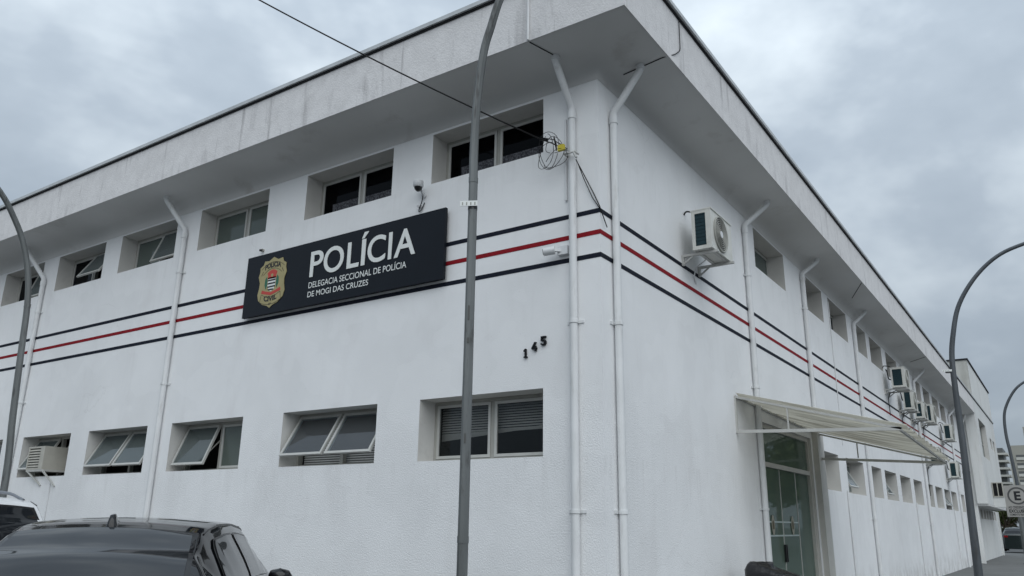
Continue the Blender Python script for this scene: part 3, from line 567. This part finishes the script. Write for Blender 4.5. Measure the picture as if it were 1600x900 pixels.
# ------------------------------------------------------------------ street lamps
def lamp(pts, radii, label, mt, tagz=None, head_dir=(1, 0), n=8, plate_ang=0):
    base = Vector(pts[0]); t = thing('street_lamp', base, label, 'street lamp', 'curved street lamps round the police station')
    P = [Vector(p) - base for p in pts]
    # resample smoothly
    Q = []; Rr = []
    for i in range(len(P) - 1):
        p0, p1, p2, p3 = P[max(i - 1, 0)], P[i], P[i + 1], P[min(i + 2, len(P) - 1)]
        for k in range(5):
            u = k / 5; Q.append(.5 * ((2 * p1) + (p2 - p0) * u + (2 * p0 - 5 * p1 + 4 * p2 - p3) * u * u + (3 * p1 - p0 - 3 * p2 + p3) * u ** 3)); Rr.append(radii[0] + (radii[1] - radii[0]) * Q[-1].z / P[-1].z)
    Q.append(P[-1]); Rr.append(radii[1])
    b = MB(); b.tube(Q, Rr, n, n > 8); b.build('pole', M[mt], t)
    b = MB(); r = radii[0]; b.tube([(0, 0, 0), (0, 0, .03)], r * 2.4, 12, False); b.build('base_plate', M[mt], t)
    d = (Q[-1] - Q[-3]).normalized(); e0 = Q[-1]
    b = MB(); hd = Vector((d.x, d.y, d.z * .3)).normalized()
    b.tube([e0 - hd * .05, e0 + hd * .08, e0 + hd * .35, e0 + hd * .62, e0 + hd * .68], [.05, .09, .13, .09, .03], 12); b.build('lamp_head', M['galv'], t)
    b = MB(); b.tube([e0 + hd * .2 + Vector((0, 0, -.09)), e0 + hd * .5 + Vector((0, 0, -.09))], [.07, .06], 10); b.build('lens', M['lampclear'], t)
    for zj in ((1.35, 4.86) if n == 8 else (2.9,)):
        rr = radii[0] + (radii[1] - radii[0]) * zj / P[-1].z; kx = min(Q, key=lambda q_: abs(q_.z - zj)); b = MB(); b.tube([(kx.x, kx.y, zj - .03), (kx.x, kx.y, zj + .03)], rr + .0035, n, n > 8); b.build('joint_band', M[mt], t)
    if n == 8 and tagz:
        for zj, hj in ((3.38, .14), (3.15, .05), (2.2, .09)):
            rr = radii[0] + (radii[1] - radii[0]) * zj / P[-1].z; b = MB(); b.box(-.004, .010, -rr - .003, -rr * .9, zj, zj + hj); b.build('sticker_remnant', M['acdark'], t, (0, 0, 0), (0, 0, R(22.5)))
    if tagz:
        rr = radii[0] + (radii[1] - radii[0]) * tagz / P[-1].z
        b = MB(); q = Matrix.Rotation(plate_ang, 4, 'Z'); s = MB(); s.box(-rr - .075, rr + .01, -rr - .012, -rr - .004, -.028, .028); s.v = [tuple(q @ Vector(v)) for v in s.v]; b.add(s.v, s.f)
        b.build('tag_plate', M['white'], t, (0, 0, tagz))
        s = MB()
        for k in range(4): xx = -rr - .055 + k * .042; s.box(xx, xx + .012, -rr - .0145, -rr - .0125, -.018, .012)
        s.v = [tuple(q @ Vector(v)) for v in s.v]; s.build('tag_mark', M['acgrille'], t, (0, 0, tagz))
        b = MB(); b.tube([(0, 0, -.05), (0, 0, -.015)], rr + .004, 10); b.build('tag_band', M['cartrim'], t, (0, 0, tagz))
    return t
lamp([(-.69, -1.44, 0), (-.69, -1.44, 2.5), (-.69, -1.44, 4.6), (-.695, -1.44, 5.2), (-.67, -1.44, 5.8), (-.60, -1.44, 6.34), (-.51, -1.44, 6.62), (-.40, -1.44, 6.92), (-.15, -1.44, 7.4), (.35, -1.44, 7.95), (1.1, -1.44, 8.4), (1.9, -1.44, 8.55)], (.0515, .041), 'grey galvanised street lamp post standing beside the sign and the front windows', 'galv', 4.585, plate_ang=R(28))
lamp([(-10, -1.2, 0), (-10, -1.22, 2.04), (-10, -1.29, 3.04), (-10, -1.35, 4.08), (-10, -1.39, 4.83), (-10, -1.47, 5.37), (-10, -1.64, 5.89), (-10, -1.86, 6.28), (-10, -2.14, 6.64), (-10, -2.7, 7.1), (-10, -3.4, 7.4)], (.062, .045), 'grey street lamp post whose arm curves over the street beside the parked cars', 'galv')
lamp([(1.70, 16.51, 0), (1.72, 16.51, .4), (1.75, 16.51, 1.92), (1.79, 16.51, 3.52), (1.80, 16.51, 4.85), (1.83, 16.51, 5.88), (1.95, 16.51, 6.57), (2.15, 16.51, 7.25), (2.5, 16.51, 7.83), (2.94, 16.51, 8.3), (3.43, 16.51, 8.61), (4.1, 16.51, 8.8)], (.105, .050), 'tall dark street lamp at the end of the side wall with a wide hooked arm', 'darkpole', 5.55, n=12, plate_ang=R(10))
lamp([(1.9, 37.6, 0), (1.92, 37.6, 2), (1.95, 37.57, 3.45), (1.88, 37.57, 4.92), (1.82, 37.57, 5.83), (1.87, 37.57, 6.74), (2.08, 37.57, 7.34), (2.46, 37.57, 7.93), (2.9, 37.57, 8.29), (3.6, 37.57, 8.6)], (.095, .055), 'farthest dark street lamp, hooked arm in front of the apartment towers', 'darkpole', n=12)

# ------------------------------------------------------------------ awning
A = thing('entrance_awning', (0, 0, 0), 'dusty corrugated lean-to awning on white struts over the glass entrance', 'awning')
yn, yf2, zn, zf, xo = 4.13, 8.62, 3.37, 3.27, 2.2
nw = 12; per = 16
def asurf(u, x):   # u along the wall 0..1
    y = yn + (yf2 - yn) * u; zw = zn + (zf - zn) * u; zo = 2.79 + (2.66 - 2.79) * u; k = x / xo
    return y, zw + (zo - zw) * k - .05 * math.sin(math.pi * k) * math.sin(math.pi * u)
NP = 6
for pnl in range(NP):
    b = MB(); nu = int(nw * per / NP); v = []; f = []; nx = 8
    for side in (0, 1):
        for i in range(nu + 1):
            u = (pnl + i / nu * (1.0 + (.02 if pnl < NP - 1 else 0))) / NP
            for j in range(nx + 1):
                x = .02 + (xo + .06 - .02) * j / nx; y, z = asurf(min(u, 1), x)
                v.append((x, y, z + .024 * math.cos(2 * math.pi * nw * u) + (.0025 if side else 0) + .002 * (pnl % 2)))
    q = (nu + 1) * (nx + 1)
    for s in (0, 1):
        for i in range(nu):
            for j in range(nx): a = s * q + i * (nx + 1) + j; f.append((a, a + 1, a + nx + 2, a + nx + 1) if s else (a, a + nx + 1, a + nx + 2, a + 1))
    b.add(v, f, True); b.build('roof_panel', M['awn'], A)
b = MB()
for u in (0.0, 1.0):
    pts = [(x,) + asurf(u, x) for x in (.02, .6, 1.2, 1.7, xo)]
    for p, q in zip(pts[:-1], pts[1:]): b.bar((p[0], p[1], p[2] - .04), (q[0], q[1], q[2] - .04), .03, .03)
for x in (xo - .02,):
    y0, z0 = asurf(0, x); y1, z1 = asurf(1, x); b.bar((x, y0, z0 - .062), (x, y1, z1 - .062), .03, .03)
b.bar((.02, yn, zn - .04), (.02, yf2, zf - .04), .03, .03); b.build('frame', M['bracket'], A)
for y, za, zo in ((yn, 2.82, 2.80), (yf2, 2.75, 2.66)):
    b = MB(); b.bar((.0, y, za), (xo, y, zo - .05), .03, .045); b.build('strut', M['sashalu'], A)
    b = MB(); b.box(0, .025, y - .02, y + .02, za - .02, (zn if y == yn else zf) - .03); b.build('wall_post', M['sashalu'], A)
    b = MB(); b.bar((.75, y, za - .01), (.75, y, asurf(0 if y == yn else 1, .75)[1] - .05), .02, .02); b.build('upright', M['bracket'], A)

# ------------------------------------------------------------------ bin with bag
t = thing('rubbish_bin', (.60, 3.45, 0), 'bin covered by a crumpled black bag beside the entrance', 'bin')
b = MB(); b.box(-.27, .27, -.22, .22, .05, .88); b.build('bin_body', M['binb'], t)
b = MB(); v = []; f = []; nr, na = 16, 64
rng = random.Random(5); wr = [(rng.uniform(2, 9), rng.uniform(0, 6), rng.uniform(2, 9), rng.uniform(0, 6)) for _ in range(5)]
def crease(a, c): return sum(abs(math.sin(p * a / 2 + q + 2.1 * math.sin(u * c + w_))) for p, q, u, w_ in wr) / 5 - .6
for i in range(nr + 1):
    c = i / nr
    for k in range(na):
        a = 2 * math.pi * k / na; ca, sa = math.cos(a), math.sin(a)
        sx = .335 * math.copysign(abs(ca) ** .45, ca); sy = .275 * math.copysign(abs(sa) ** .45, sa)
        if c < .45: q = 1.0 + .05 * crease(a * 2, c * 6) - .03 * (1 - c / .45); z = .58 + .35 * c / .45
        else:
            cc = (c - .45) / .55; q = (1 - cc * .985); z = .935 + .05 * (1 - (1 - min(1, cc * 3)) ** 2) + .045 * crease(a, cc * 5) * (1 - cc * .5)
        z += max(0, min(1, (c - .3) * 4)) * (-.075 * sx / .335 - .02 * sy)
        v.append((sx * q, sy * q, z))
for i in range(nr):
    for k in range(na): f.append((i * na + k, i * na + (k + 1) % na, (i + 1) * na + (k + 1) % na, (i + 1) * na + k))
b.add(v, f, True); b.add(v[-na:], [tuple(range(na))]); b.build('bag', M['bag'], t)

# ------------------------------------------------------------------ cables
anchor = Vector((-.31, -.145, 5.62)); far = Vector((-13.0, -9.0, 10.2))
def sag(a, b_, s, n=24): return [a.lerp(b_, k / n) - Vector((0, 0, s * 4 * (k / n) * (1 - k / n))) for k in range(n + 1)]
c0 = Vector((-.66, -.15, 5.86)); c1 = Vector((-6.11, -.16, 10.0))
camp = Vector((3.87801, -7.38752, 1.5))
c1 = camp + (c1 - camp) * .72; c1 = c0 + (c1 - c0) * 1.6
t = thing('overhead_cable', c0, 'thin black overhead wire running from the sky to the corner drainpipe', 'cable')
b = MB(); b.tube([p - c0 for p in sag(c0, c1, .10)], .009, 6); b.build('wire', M['rubber'], t)
b = MB(); b.bar((-.03, 0, .02), (.06, -.01, -.02), .03, .03); b.tube([(.0, 0, 0), (.12, 0, -.07), (.33, .0, -.22)], .007, 6); b.tube([(.0, 0, .03), (.14, 0, -.03), (.33, .0, -.2)], .006, 6); b.build('dead_end_clamp', M['rubber'], t)
t = thing('cable_coil', (-.31, -.15, 5.62), 'tangled loops of thin black cable with a yellow clip on the corner drainpipe', 'cable')
b = MB(); random.seed(3)
for k, (cx, cz, rx, rz, th) in enumerate(((-.25, .08, .13, .24, .1), (-.22, .0, .17, .17, .5), (-.30, .06, .09, .22, -.2), (-.17, -.06, .16, .10, .3), (-.20, .12, .10, .12, .9))):
    pts = []
    for i in range(25):
        a = 2 * math.pi * i / 24 * .93 + k; x_, z_ = rx * math.cos(a), rz * math.sin(a)
        pts.append((cx + x_ * math.cos(th) - z_ * math.sin(th), -.02 + .03 * math.sin(2 * a + k), cz + x_ * math.sin(th) + z_ * math.cos(th)))
    b.tube(pts, .0036, 5)
b.tube([(-.18, -.03, .22), (-.15, -.04, .12), (-.14, -.04, .03)], [.008, .012, .006], 6)
b.build('loop', M['rubber'], t)
b = MB(); b.box(-.12, -.04, -.05, -.01, .02, .09); b.build('clip', M['yellow'], t)
b = MB(); b.tube([(-.06, .085, -.02), (-.06, -.0, -.02), (.08, -.0, -.02), (.08, .085, -.02)], .011, 6); b.tube([(.06, .0, -.02), (.10, .0, -.10)], .014, 6); b.build('hook', M['bracket'], t)
t = thing('drop_wire', (-.24, -.05, 5.5), 'pair of thin black wires slanting down to the building corner', 'cable')
b = MB()
b.tube([(.0, -.06, .02), (.08, -.01, -.18), (.18, .03, -.42), (.246, .036, -.58), (.262, .06, -.66), (.27, .16, -.80)], .006, 6); b.tube([(.02, -.06, -.02), (.07, .0, -.22), (.16, .03, -.46), (.243, .034, -.60)], .005, 6)
b.build('wire', M['rubber'], t)

# ------------------------------------------------------------------ annex at the far end
AN = thing('annex_block', (0, 36.6, 0), 'taller white rear block at the far end of the police station', 'building')
AO = .722
an_ops = [(38.1 - 36.6, 42.05 - 36.6, 4.92, 6.78), (44.0 - 36.6, 45.3 - 36.6, 5.75, 6.35), (45.9 - 36.6, 47.2 - 36.6, 5.75, 6.35)]
bb = wall_mesh(0, 12.0, 2.65, 9.42, an_ops, SIDE, .3); bb.v = [(x + AO, y, z) for x, y, z in bb.v]
nrm_build(bb, 'wall', M['annex'], AN)
b = MB(); b.box(.28, AO - .001, .0, .1, 2.65, 6.84); b.box(-.6, .279, .12, .2, -.1, 6.84); b.build('end_panel', M['annex'], AN)
b = MB(); b.box(-6, AO - .004, -.02, .09, 7.26, 9.42); b.box(-6, -5.9, .1, 12, 7.26, 9.42); b.build('parapet_wall', M['annexold'], AN)
b = MB(); b.box(-6.05, AO + .05, -.07, 12.05, 9.421, 9.50); b.build('coping', M['flashdark'], AN)
b = MB(); b.box(-.02, AO - .002, .1, 12, 2.56, 2.649); b.build('underside', M['soffit'], AN)
lops = [(41.0 - 36.6 + 1.7 * k, 42.3 - 36.6 + 1.7 * k, 2.02, 2.5) for k in range(6)]
bb = wall_mesh(0, 15.4, -.12, 2.55, lops, SIDE, .3); nrm_build(bb, 'wall', M['annex'], AN)
b = MB(); b.box(-6, 0, 15.3, 15.4, -.1, 2.55); b.box(-.9, -.8, .2, 15.2, -.1, 2.5); b.box(-6, AO - .3, 12, 12.1, 2.56, 9.41); b.box(-.4, -.31, .15, 11.9, 2.7, 9.3); b.build('inner_wall', M['inner'], AN)
for y0 in (1.6, 15.1): b = MB(); b.box(.0, .09, y0, y0 + .28, 0, 2.55); b.build('pilaster', M['annex'], AN)
for a, c, d, e2 in an_ops:
    b = MB(); ring(b, a, c, d, e2, .2, .25, .06); b.box((a + c) / 2 - .03, (a + c) / 2 + .03, .2, .25, d + .06, e2 - .06)
    if e2 - d > 1: b.box(a + .06, c - .06, .205, .245, d + .8, d + .86)
    b.v = [tuple(SIDE @ Vector(p) + Vector((AO, 0, 0))) for p in b.v]; wo = b.build('window', M['alu'], AN)
    b = MB(); b.box(AO - .235, AO - .225, a + .06, c - .06, d + .06, e2 - .06); b.build('pane', M['ggreen'], wo)
for a, c, d, e2 in lops:
    b = MB(); ring(b, a, c, d, e2, .2, .25, .05); b.v = [tuple(SIDE @ Vector(p)) for p in b.v]; wo = b.build('window', M['sashalu'], AN)
    b = MB(); b.box(-.235, -.225, a + .05, c - .05, d + .05, e2 - .05); b.build('pane', M['gdark'], wo)
b = MB(); b.box(AO + .002, 1.21, 3.5, 4.1, 2.56, 3.06); b.build('ledge_box', M['annex'], AN)
b = MB(); b.tube(smoothpts([(.33, -.3, ZS - .02), (.33, -.3, ZS - .15), (.1, -.3, 6.2), (.1, -.3, 2.7)], 4, .1), .045, 10); b.build('drainpipe', M['pipe'], AN)
t = thing('air_conditioner', (.74, 40.05, 3.065), 'air conditioner on the ledge box of the rear block, two dark grilles', 'air conditioner')
b = MB(); b.box(0, .47, .03, .4, 0, .70); b.box(0, .04, 0, .03, 0, .7); b.box(.43, .47, 0, .03, 0, .7); b.box(.215, .255, 0, .03, .04, .66); b.box(.04, .43, 0, .03, 0, .04); b.box(.04, .43, 0, .03, .66, .7); b.build('casing', M['acbeige'], t)
b = MB(); b.box(.04, .43, .02, .029, .04, .66); b.build('coil', M['rubber'], t)

# ------------------------------------------------------------------ parking sign
t = thing('parking_sign', (3.07, 10.6, 0), 'weathered parking restriction sign with a ringed letter E on a grey post', 'sign')
b = MB(); b.tube([(0, .03, 0), (0, .03, 2.27)], .042, 12); b.build('post', M['galv'], t)
b = MB(); b.box(-.20, .215, -.012, 0, 1.73, 2.30); b.build('plate', M['signplate'], t)
def signring(r0, r1, y, mt, nm, cz=2.11):
    b = MB(); n = 32; P = [[(.005 + r * math.cos(2 * math.pi * k / n), y, cz + r * math.sin(2 * math.pi * k / n)) for k in range(n)] for r in (r0, r1)]
    b.add(P[0] + P[1], [(k, (k + 1) % n, (k + 1) % n + n, k + n) for k in range(n)]); b.build(nm, M[mt], t)
signring(.128, .158, -.0135, 'ringdark', 'ring')
link('lettering', text_mesh('lettering', 'E', .105, .165, M['blackprint'], .04), t, (-.045, -.0135, 2.028))
link('lettering', text_mesh('lettering', 'AO CREDENCIADO', .34, .045, M['blackprint'], .02), t, (-.165, -.0135, 1.88))
link('lettering', text_mesh('lettering', 'EXCLUSIVO', .33, .060, M['blackprint'], .04), t, (-.16, -.0135, 1.805))
link('lettering', text_mesh('lettering', 'SOMENTE VIATURAS', .32, .038, M['blackprint'], .02), t, (-.155, -.0135, 1.752))

# ------------------------------------------------------------------ cars
def interp(tab, y):
    if y <= tab[0][0]: return tab[0][1]
    for (a, p), (c, q) in zip(tab[:-1], tab[1:]):
        if y <= c:
            u = (y - a) / (c - a); u = u * u * (3 - 2 * u) * .55 + u * .45; return p + (q - p) * u
    return tab[-1][1]
def make_car(name, loc, rz, label, paint, top, half_roof, belt, ylim, rearwin, side_wins, shield, group=None, wb=.90, rails=False, mirror_y=1.72, fin=None, zg=-.12):
    t = thing(name, loc, label, 'car', group, rz)
    half_body = [(ylim[0], wb - .22), (ylim[0] + .25, wb - .05), (ylim[0] + .8, wb), (ylim[1] - .9, wb), (ylim[1] - .3, wb - .08), (ylim[1], wb - .28)]
    def sect(y, off=0.0):
        """half profile, list of (x,z) from sill to roof centre"""
        h = interp(top, y); zb = min(belt, h - .07); w_ = interp(half_body, y); wr = min(interp(half_roof, y), w_ - .03)
        k = max(0, min(1, (h - zb - .07) / .25)); wr = (w_ - .05) * (1 - k) + wr * k
        p = [(w_ - .10, .18 + zg), (w_ - .01, .32 + zg), (w_ + .015, .55 + zg), (w_ + .005, zb - .10), (w_ - .02, zb)]
        for s in (.25, .5, .75, .92): p.append((w_ - .02 + (wr - w_ + .02) * (s ** 1.25), zb + (h - .10 * k - .02 - zb) * s))
        er = .10 * k + .02
        for s in (25, 50, 72): p.append((wr - .085 * (1 - math.cos(R(s))) - .0, h - er + er * .72 * math.sin(R(s)) / math.sin(R(72))))
        xe, ze = p[-1]
        for s in (.75, .5, .25, 0): p.append((xe * s, h - (h - ze) * s * s))
        return p
    ys = [ylim[0] + (ylim[1] - ylim[0]) * i / 72 for i in range(73)]
    S = [sect(y) for y in ys]; n = len(S[0]); full = n * 2 - 1
    b = MB(); v = []
    for y, s in zip(ys, S):
        v += [(x, y, z) for x, z in s] + [(-x, y, z) for x, z in s[-2::-1]]
    f = []
    for i in range(72):
        for k in range(full - 1): f.append((i * full + k, i * full + k + 1, (i + 1) * full + k + 1, (i + 1) * full + k))
    b.add(v, f, True); b.add(v[:full], [tuple(range(full))]); b.add(v[-full:], [tuple(range(full))[::-1]]); b.build('body', M[paint], t)
    def on_top(y, x, off):
        s = sect(y); pts = s[8:]; x_ = abs(x)
        z = pts[-1][1]
        for (xa, za), (xb, zb) in zip(pts[:-1], pts[1:]):
            if xb <= x_ <= xa: z = za + (zb - za) * ((xa - x_) / max(1e-6, xa - xb)); break
        return Vector((x, y, z + off))
    def on_side(y, q, sg, off):
        s = sect(y)[4:10]; zs = [p[1] for p in s]; z = zs[0] + (zs[-1] - zs[0]) * q
        x = s[-1][0]
        for (xa, za), (xb, zb) in zip(s[:-1], s[1:]):
            if za <= z <= zb: x = xa + (xb - xa) * (z - za) / max(1e-6, zb - za); break
        return Vector(((x + off) * sg, y, z + off * .3))
    def patch(nm, fn, nu, nv, mt):
        b = MB(); v = [fn(i / nu, j / nv) for i in range(nu + 1) for j in range(nv + 1)]
        b.add(v, [(i * (nv + 1) + j, (i + 1) * (nv + 1) + j, (i + 1) * (nv + 1) + j + 1, i * (nv + 1) + j + 1) for i in range(nu) for j in range(nv)], True); return b.build(nm, M[mt], t)
    # glass follows the body surface, a few millimetres proud, inside a black surround
    for nm, (y0, y1, i0, i1) in (('rear_window', rearwin), ('windshield', shield)):
        for off, g_, mt, nn in ((.003, 0, 'cartrim', nm + '_surround'), (.007, .035, 'carglass', nm)):
            def fn(u, q, off=off, g_=g_):
                y = y0 + g_ * .6 + (y1 - y0 - 1.2 * g_) * u; wtop = (i0 + (i1 - i0) * u) - g_
                return on_top(y, (q * 2 - 1) * wtop, off)
            patch(nn, fn, 14, 16, mt)
    for sg in (1, -1):
        for (y0, y1, ya, yb2) in side_wins:
            for off, g_, mt, nn in ((.010, 0, 'cartrim', 'window_surround'), (.016, .022, 'carglass', 'side_window')):
                def fn(u, q, off=off, g_=g_, sg=sg):
                    lo, hi = .10 + g_ * .5, .93 - g_ * 1.6
                    qq = lo + (hi - lo) * q; yb_ = y0 + g_ + (y1 - y0 - 2 * g_) * u; yt = ya + g_ + (yb2 - ya - 2 * g_) * u
                    return on_side(yb_ * (1 - q ** 1.3) + yt * q ** 1.3, qq, sg, off)
                patch(nn, fn, 36, 14, mt)
        b = MB(); mz = belt - .015; s = wb
        b.tube([(sg * (s - .02), mirror_y, mz - .04), (sg * (s + .06), mirror_y - .01, mz)], .03, 8)
        b.tube([(sg * (s + .03), mirror_y + .05, mz + .02), (sg * (s + .05), mirror_y + .03, mz + .025), (sg * (s + .11), mirror_y - .0, mz + .028), (sg * (s + .18), mirror_y + .01, mz + .02), (sg * (s + .205), mirror_y + .03, mz + .01)], [.03, .06, .07, .06, .03], 12); b.build('mirror', M[paint], t)
        for yw in (ylim[0] + .85, ylim[1] - .85):
            b = MB(); b.tube([(sg * (wb - .20), yw, .33 + zg), (sg * (wb + .028), yw, .33 + zg)], .33, 22); wo = b.build('wheel', M['tyre'], t)
            b = MB(); b.tube([(sg * (wb + .027), yw, .33 + zg), (sg * (wb + .036), yw, .33 + zg)], .21, 16); b.build('rim', M['rim'], wo)
        zt = interp(top, ylim[0] + .1) - .18
        b = MB(); b.box(min(sg * .45, sg * (wb - .20)), max(sg * .45, sg * (wb - .20)), ylim[0] - .012, ylim[0] + .02, zt - .10, zt + .02); b.build('tail_light', M['lampred'], t)
        b = MB(); zh = interp(top, ylim[1] - .05) - .22; b.box(min(sg * .4, sg * (wb - .26)), max(sg * .4, sg * (wb - .26)), ylim[1] - .02, ylim[1] + .012, zh - .08, zh + .02); b.build('headlight', M['lampclear'], t)
        # roof gutter moulding
        b = MB(); pts = [on_side(y, .995, sg, .004) + Vector((-sg * .03, 0, .035)) for y in [side_wins[0][2] - .1 + k * .12 for k in range(13)]]; b.tube(pts, .008, 6); b.build('roof_moulding', M['cartrim'], t)
        if rails:
            b = MB(); y0, y1 = rails; pts = [on_top(y, sg * (interp(half_roof, y) - .13), .05 if 0 < i < 8 else .0) for i, y in enumerate([y0 + (y1 - y0) * k / 8 for k in range(9)])]; b.tube(smoothpts(pts, 3, .06), .017, 8); b.build('roof_rail', M['chrome'], t)
    if fin:
        y = fin; z = on_top(y, 0, 0).z; b = MB()
        prof = [(-.02, .0), (-.005, .075), (.04, .085), (.10, .05), (.20, .0)]
        v = []
        for k, (dy, dz) in enumerate(prof): wdt = (.026, .020, .016, .018, .004)[k]; v += [(-wdt - .016, y + dy, z - .01), (-wdt * .7, y + dy, z + dz), (wdt * .7, y + dy, z + dz), (wdt + .016, y + dy, z - .01)]
        f = []
        for k in range(4):
            for j in range(3): f.append((k * 4 + j, k * 4 + j + 1, k * 4 + j + 5, k * 4 + j + 4))
        b.add(v, f + [(0, 1, 2, 3), (19, 18, 17, 16)], True); b.build('antenna', M['carblack'], t)
    return t
make_car('parked_car', (-1.69, -4.18, 0), R(43.8), 'black sedan with shark fin antenna parked in front of the police station', 'carblack',
         top=[(-1.25, .90), (-1.15, 1.0), (-.78, 1.06), (-.72, 1.07), (-.35, 1.28), (0.0, 1.435), (.18, 1.475), (.5, 1.503), (.9, 1.505), (1.35, 1.48), (1.62, 1.41), (1.85, 1.26), (2.06, 1.06), (2.25, .98), (3.1, .86), (3.3, .66)],
         half_roof=[(-.8, .72), (0, .66), (.5, .68), (1.3, .69), (2.1, .74)], belt=1.0, ylim=(-1.25, 3.3), rearwin=(-.70, -.01, .70, .60), shield=(1.42, 2.1, .58, .70), side_wins=[(-.16, .76, .12, .72), (.82, 1.84, .78, 1.52)], mirror_y=1.64, fin=.03)
make_car('parked_car', (-5.5, -3.42, 0), R(97), 'white wagon with grey roof rails parked beyond the black sedan', 'carwhite',
         top=[(-.45, 1.0), (-.40, 1.12), (-.2, 1.45), (.0, 1.66), (.12, 1.70), (.8, 1.75), (1.6, 1.74), (2.1, 1.66), (2.8, 1.22), (3.0, 1.12), (3.8, 1.0), (4.0, .8)],
         half_roof=[(-.4, .68), (0, .64), (1.5, .66), (2.8, .74)], belt=1.12, ylim=(-.45, 4.0), rearwin=(-.36, -.05, .62, .55), shield=(2.1, 2.75, .58, .68), side_wins=[(-.02, .62, .10, .60), (.70, 1.52, .68, 1.50), (1.60, 2.62, 1.58, 2.12)], mirror_y=2.5, rails=(.1, 2.0), wb=.92)
make_car('parked_car', (.25, 62.5, .12), R(0), 'dark car far down the side street, behind the parking sign', 'cardark',
         top=[(-.45, 1.0), (-.40, 1.10), (-.15, 1.35), (.1, 1.50), (.8, 1.55), (1.6, 1.52), (2.1, 1.42), (2.8, 1.10), (3.0, 1.02), (3.8, .9), (4.0, .7)],
         half_roof=[(-.4, .66), (0, .62), (1.5, .64), (2.8, .72)], belt=1.02, ylim=(-.45, 4.0), rearwin=(-.38, .05, .62, .56), shield=(2.1, 2.75, .58, .66), side_wins=[(-.02, .72, .14, .70), (.80, 1.62, .78, 1.60), (1.70, 2.62, 1.68, 2.06)], mirror_y=2.5)

# ------------------------------------------------------------------ far trees and towers
def tree(x, y, hgt, rad, label, mt, seed, leaves=1600, size=.26):
    rn = random.Random(seed); t = thing('street_tree', (x, y, -.12), label, 'tree', 'trees beyond the end of the side street')
    b = MB(); top = hgt * .55; b.tube([(0, 0, 0), (.06, 0, top * .5), (0, .08, top)], [.18, .13, .08], 8); cl = []
    for k in range(9):
        a = rn.uniform(0, 6.28); q = rn.uniform(.35, .9) * rad; z = hgt * rn.uniform(.45, .9); p = (q * math.cos(a), q * math.sin(a), z); cl.append((p, rn.uniform(.4, .7) * rad * .75))
        b.tube([(0, 0, top * rn.uniform(.6, 1)), (p[0] * .5, p[1] * .5, z * .8), p], [.07, .045, .02], 6)
    b.build('trunk', M['bark'], t); b = MB()
    for k in range(leaves):
        (cx, cy, cz), cr = rn.choice(cl); d = Vector((rn.gauss(0, 1), rn.gauss(0, 1), rn.gauss(0, .8))).normalized() * cr * rn.uniform(.5, 1.05); c = Vector((cx, cy, cz)) + d
        u = Vector((rn.gauss(0, 1), rn.gauss(0, 1), rn.gauss(0, 1))).normalized(); q = u.cross(Vector((rn.gauss(0, 1), rn.gauss(0, 1), rn.gauss(0, 1)))).normalized(); s = size * rn.uniform(.6, 1.2)
        b.add([c - u * s, c + q * s * .5, c + u * s, c - q * s * .5], [(0, 1, 2, 3)])
    b.build('crown', M[mt], t)
tree(-1.5, 84, 4.6, 2.6, 'low bushy tree behind the dark car, nearest the building end', 'leaf', 1)
tree(11.5, 46, 8.5, 3.2, 'tall street tree across the side street, mirrored in the entrance glass', 'leaf', 8, 2600, .32)
tree(15.5, 60, 9.5, 3.6, 'larger street tree farther along the side street, mirrored in the entrance glass', 'leafd', 9, 2600, .34)
tree(2.3, 82, 4.3, 2.4, 'yellow-green tree behind the parking sign post', 'leaf', 2)
tree(6.2, 86, 5.0, 2.8, 'darker tree at the end of the side street', 'leafd', 3)
tree(-5.5, 88, 4.8, 2.7, 'tree mostly hidden behind the police station end', 'leafd', 4)
def tower_block(loc, wd, dp, hh, label, floors, base, band, style):
    t = thing('apartment_tower', loc, label, 'building')
    b = MB(); b.box(0, wd, 0, dp, 0, hh); b.build('wall', M[base], t); fh = hh / floors
    if style == 'louvre':
        bm_ = MB(); bm_.box(1.2, wd - 1.2, -.25, -.02, 0, fh * .34); bm_ = bm_.mesh('louvre_band', M['towerband']); wm = MB(); wm.box(1.2, wd - 1.2, -.04, -.01, 0, fh * .28); wm = wm.mesh('window_strip', M['towerdark'])
        for k in range(floors - 1): link('louvre_band', bm_, t, (0, 0, k * fh + fh * .2)); link('window_strip', wm, t, (0, 0, k * fh + fh * .56))
        b = MB(); b.box(wd * .12, wd * .6, dp * .2, dp * .8, hh, hh + 4); b.box(wd * .2, wd * .5, dp * .3, dp * .7, hh + 4, hh + 4.6); b.build('roof_house', M['tower'], t)
    else:
        sm_ = MB(); sm_.box(-.1, wd + .9, -1.3, dp * .5, 0, .45); sm_ = sm_.mesh('balcony_slab', M['towerband']); wm = MB(); wm.box(.5, wd - .3, -.06, -.01, 0, fh * .6); wm = wm.mesh('window_strip', M['towerdark'])
        for k in range(floors): link('balcony_slab', sm_, t, (0, 0, k * fh)); link('window_strip', wm, t, (0, 0, k * fh + .6))
    return t
tower_block((-5.3, 192, 0), 26, 12, 18.5, 'beige apartment tower with pale horizontal louvre bands and a roof house', 11, 'tower', 'towerband', 'louvre')
tower_block((-12.5, 215, 0), 5.0, 10, 20.0, 'narrow darker tower with stacked balconies beside the beige tower', 12, 'towerdark', 'towerband', 'balcony')
